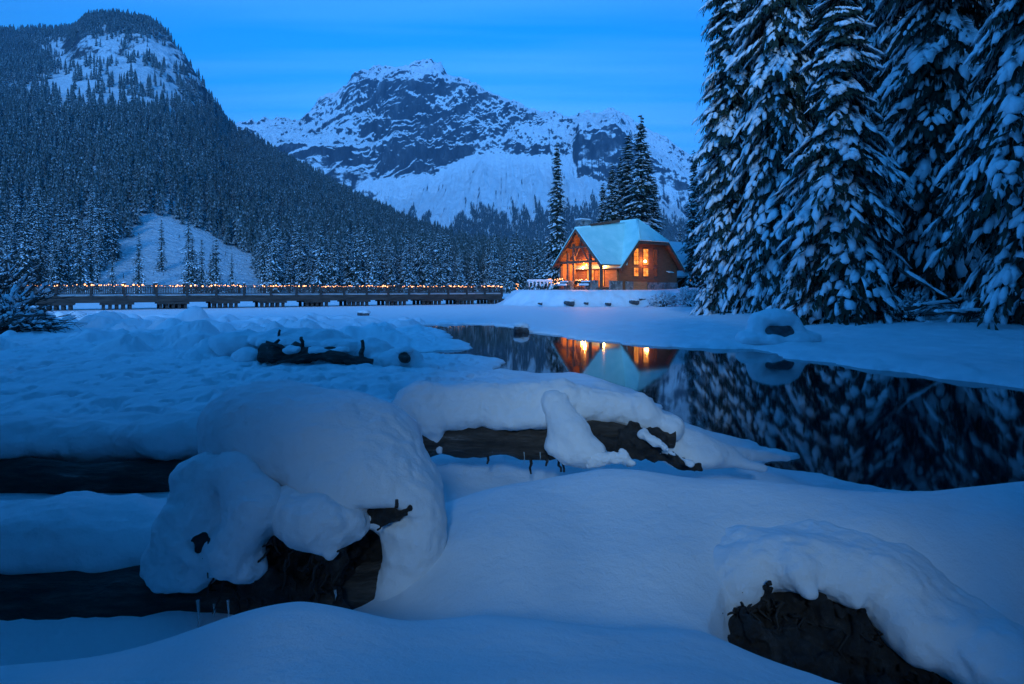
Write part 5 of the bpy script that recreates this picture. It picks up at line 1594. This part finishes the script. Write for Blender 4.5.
SHR = [(664, 299, 62, 1.9, 2.3, 34, .9, 'snow clad low conifer shrub in front of the lodge right corner'), (692, 300, 58, 2.2, 2.4, 40, .95, 'bigger snow clad shrub between the lodge and the spruce stand'),
       (712, 303, 52, 2.6, 1.6, 36, .6, 'low frosty brush right of the bigger shrub near the lodge'), (742, 305, 46, 2.6, 1.8, 38, .5, 'frosty twiggy brush at the foot of the open edge of the stand'),
       (790, 307, 40, 2.2, 1.6, 34, .55, 'frosty twiggy brush under the second spruce of the stand'), (868, 309, 31, 1.9, 1.9, 34, .5, 'tangled leafless brush right of the heavily clumped spruce'),
       (905, 311, 28, 2.0, 1.7, 34, .6, 'tangled snowy brush under the broad spruce'), (1000, 314, 25, 1.6, 1.0, 26, .6, 'small snowy brush near the right photo edge')]
for k, (px, py, Y, R, Ht, n, sn, lab) in enumerate(SHR):
    x, y = at_px(px, Y)
    bare_bush('snowy_shrub', lab, 'shrub', x, y, R, Ht, n, 50 + k, sn)
LOW = [bare_bush('low_shrub', 'low snow covered shrub in the band of brush under the big spruces', 'shrub', *at_px(730, 48), 1.5, .9, 26, 70, .95, 'low snowy shrubs under the big spruces'),
       bare_bush('low_shrub', 'low snow covered shrub in the band of brush under the big spruces', 'shrub', *at_px(770, 43), 1.8, 1.1, 30, 71, .8, 'low snowy shrubs under the big spruces')]
for k, (px, Y) in enumerate(((700, 60), (716, 55), (752, 45), (800, 38), (822, 34), (846, 31.5), (880, 30), (930, 30), (960, 29), (984, 28), (1016, 27), (735, 52), (782, 44), (900, 33))):
    c = copy_tree(LOW[k % 2])
    x, y = at_px(px, Y)
    c.location = (x, y, ground_at(x, y))
    c.rotation_euler = (0, 0, k * 1.7)
    c.scale = (1, 1, 1) if k % 3 else (1.3, 1.2, 1.25)
dead_branch(P(898, 268, 27), P(960, 306, 26), .07, 'fallen pole leaning down to the right through the brush pile', 8)
dead_branch(P(905, 309, 26), P(985, 298, 26.5), .09, 'snowy fallen branch lying at the front of the brush pile', 9)
dead_branch(P(925, 314, 25), P(1000, 311, 25), .08, 'low fallen branch on the snow at the right of the brush pile', 11)
dead_branch(P(985, 300, 26), P(1018, 317, 25.5), .06, 'thin dark forked branch poking from the snow near the right photo edge', 12, False)
dead_branch(P(830, 268, 28.5), P(892, 250, 28), .05, 'thin bare branch arching out under the heavily clumped spruce', 14, False)

def dead_snag():
    x, y = at_px(768, 50)
    t = thing('dead_tree', 'thin bare dead trunk leaning in the sky gap between the two outermost spruces', 'dead tree', (x, y, ground_at(x, y)))
    tube_obj('trunk', [tube(curve_pts(np.zeros(3), P(761, -30, 50) - np.array([x, y, ground_at(x, y)]), 20, wob=.2, seed=4), np.linspace(.16, .03, 20), 8, .1)], TWIG, t)
    g = random.Random(2)
    tubes = []
    for k in range(26):
        z = g.uniform(8, 25)
        a = g.uniform(0, 6.28)
        p = np.array([-.022 * z * 1.0, 0, z])
        tubes.append(tube(curve_pts(p, p + [g.uniform(.3, .9) * math.cos(a), g.uniform(.3, .9) * math.sin(a), g.uniform(-.4, .2)], 5, wob=.1, seed=k), [.03, .02, .018, .012, .006], 4))
    tube_obj('twigs', tubes, TWIG, t)
dead_snag()

# ------------------------------------------------------------------ the blue evening air
def haze():
    lo, hi = np.array([-7000, -450, -3.0]), np.array([7000, 3700, 1200.0])
    V, Q, T = box_arr(lo, hi)
    m = bpy.data.materials.new('haze'); m.use_nodes = True
    nt = m.node_tree; nt.nodes.clear()
    pv = nd(nt, 'ShaderNodeVolumePrincipled')
    pv.inputs['Color'].default_value = (0.30, 0.68, 1.0, 1)
    pv.inputs['Density'].default_value = 0.00011
    pv.inputs['Anisotropy'].default_value = 0.2
    o = nd(nt, 'ShaderNodeOutputMaterial'); nt.links.new(pv.outputs[0], o.inputs['Volume'])
    tag(link('haze', mesh_np('haze', V, [Q], m, smooth=False)), kind='stuff')
haze()
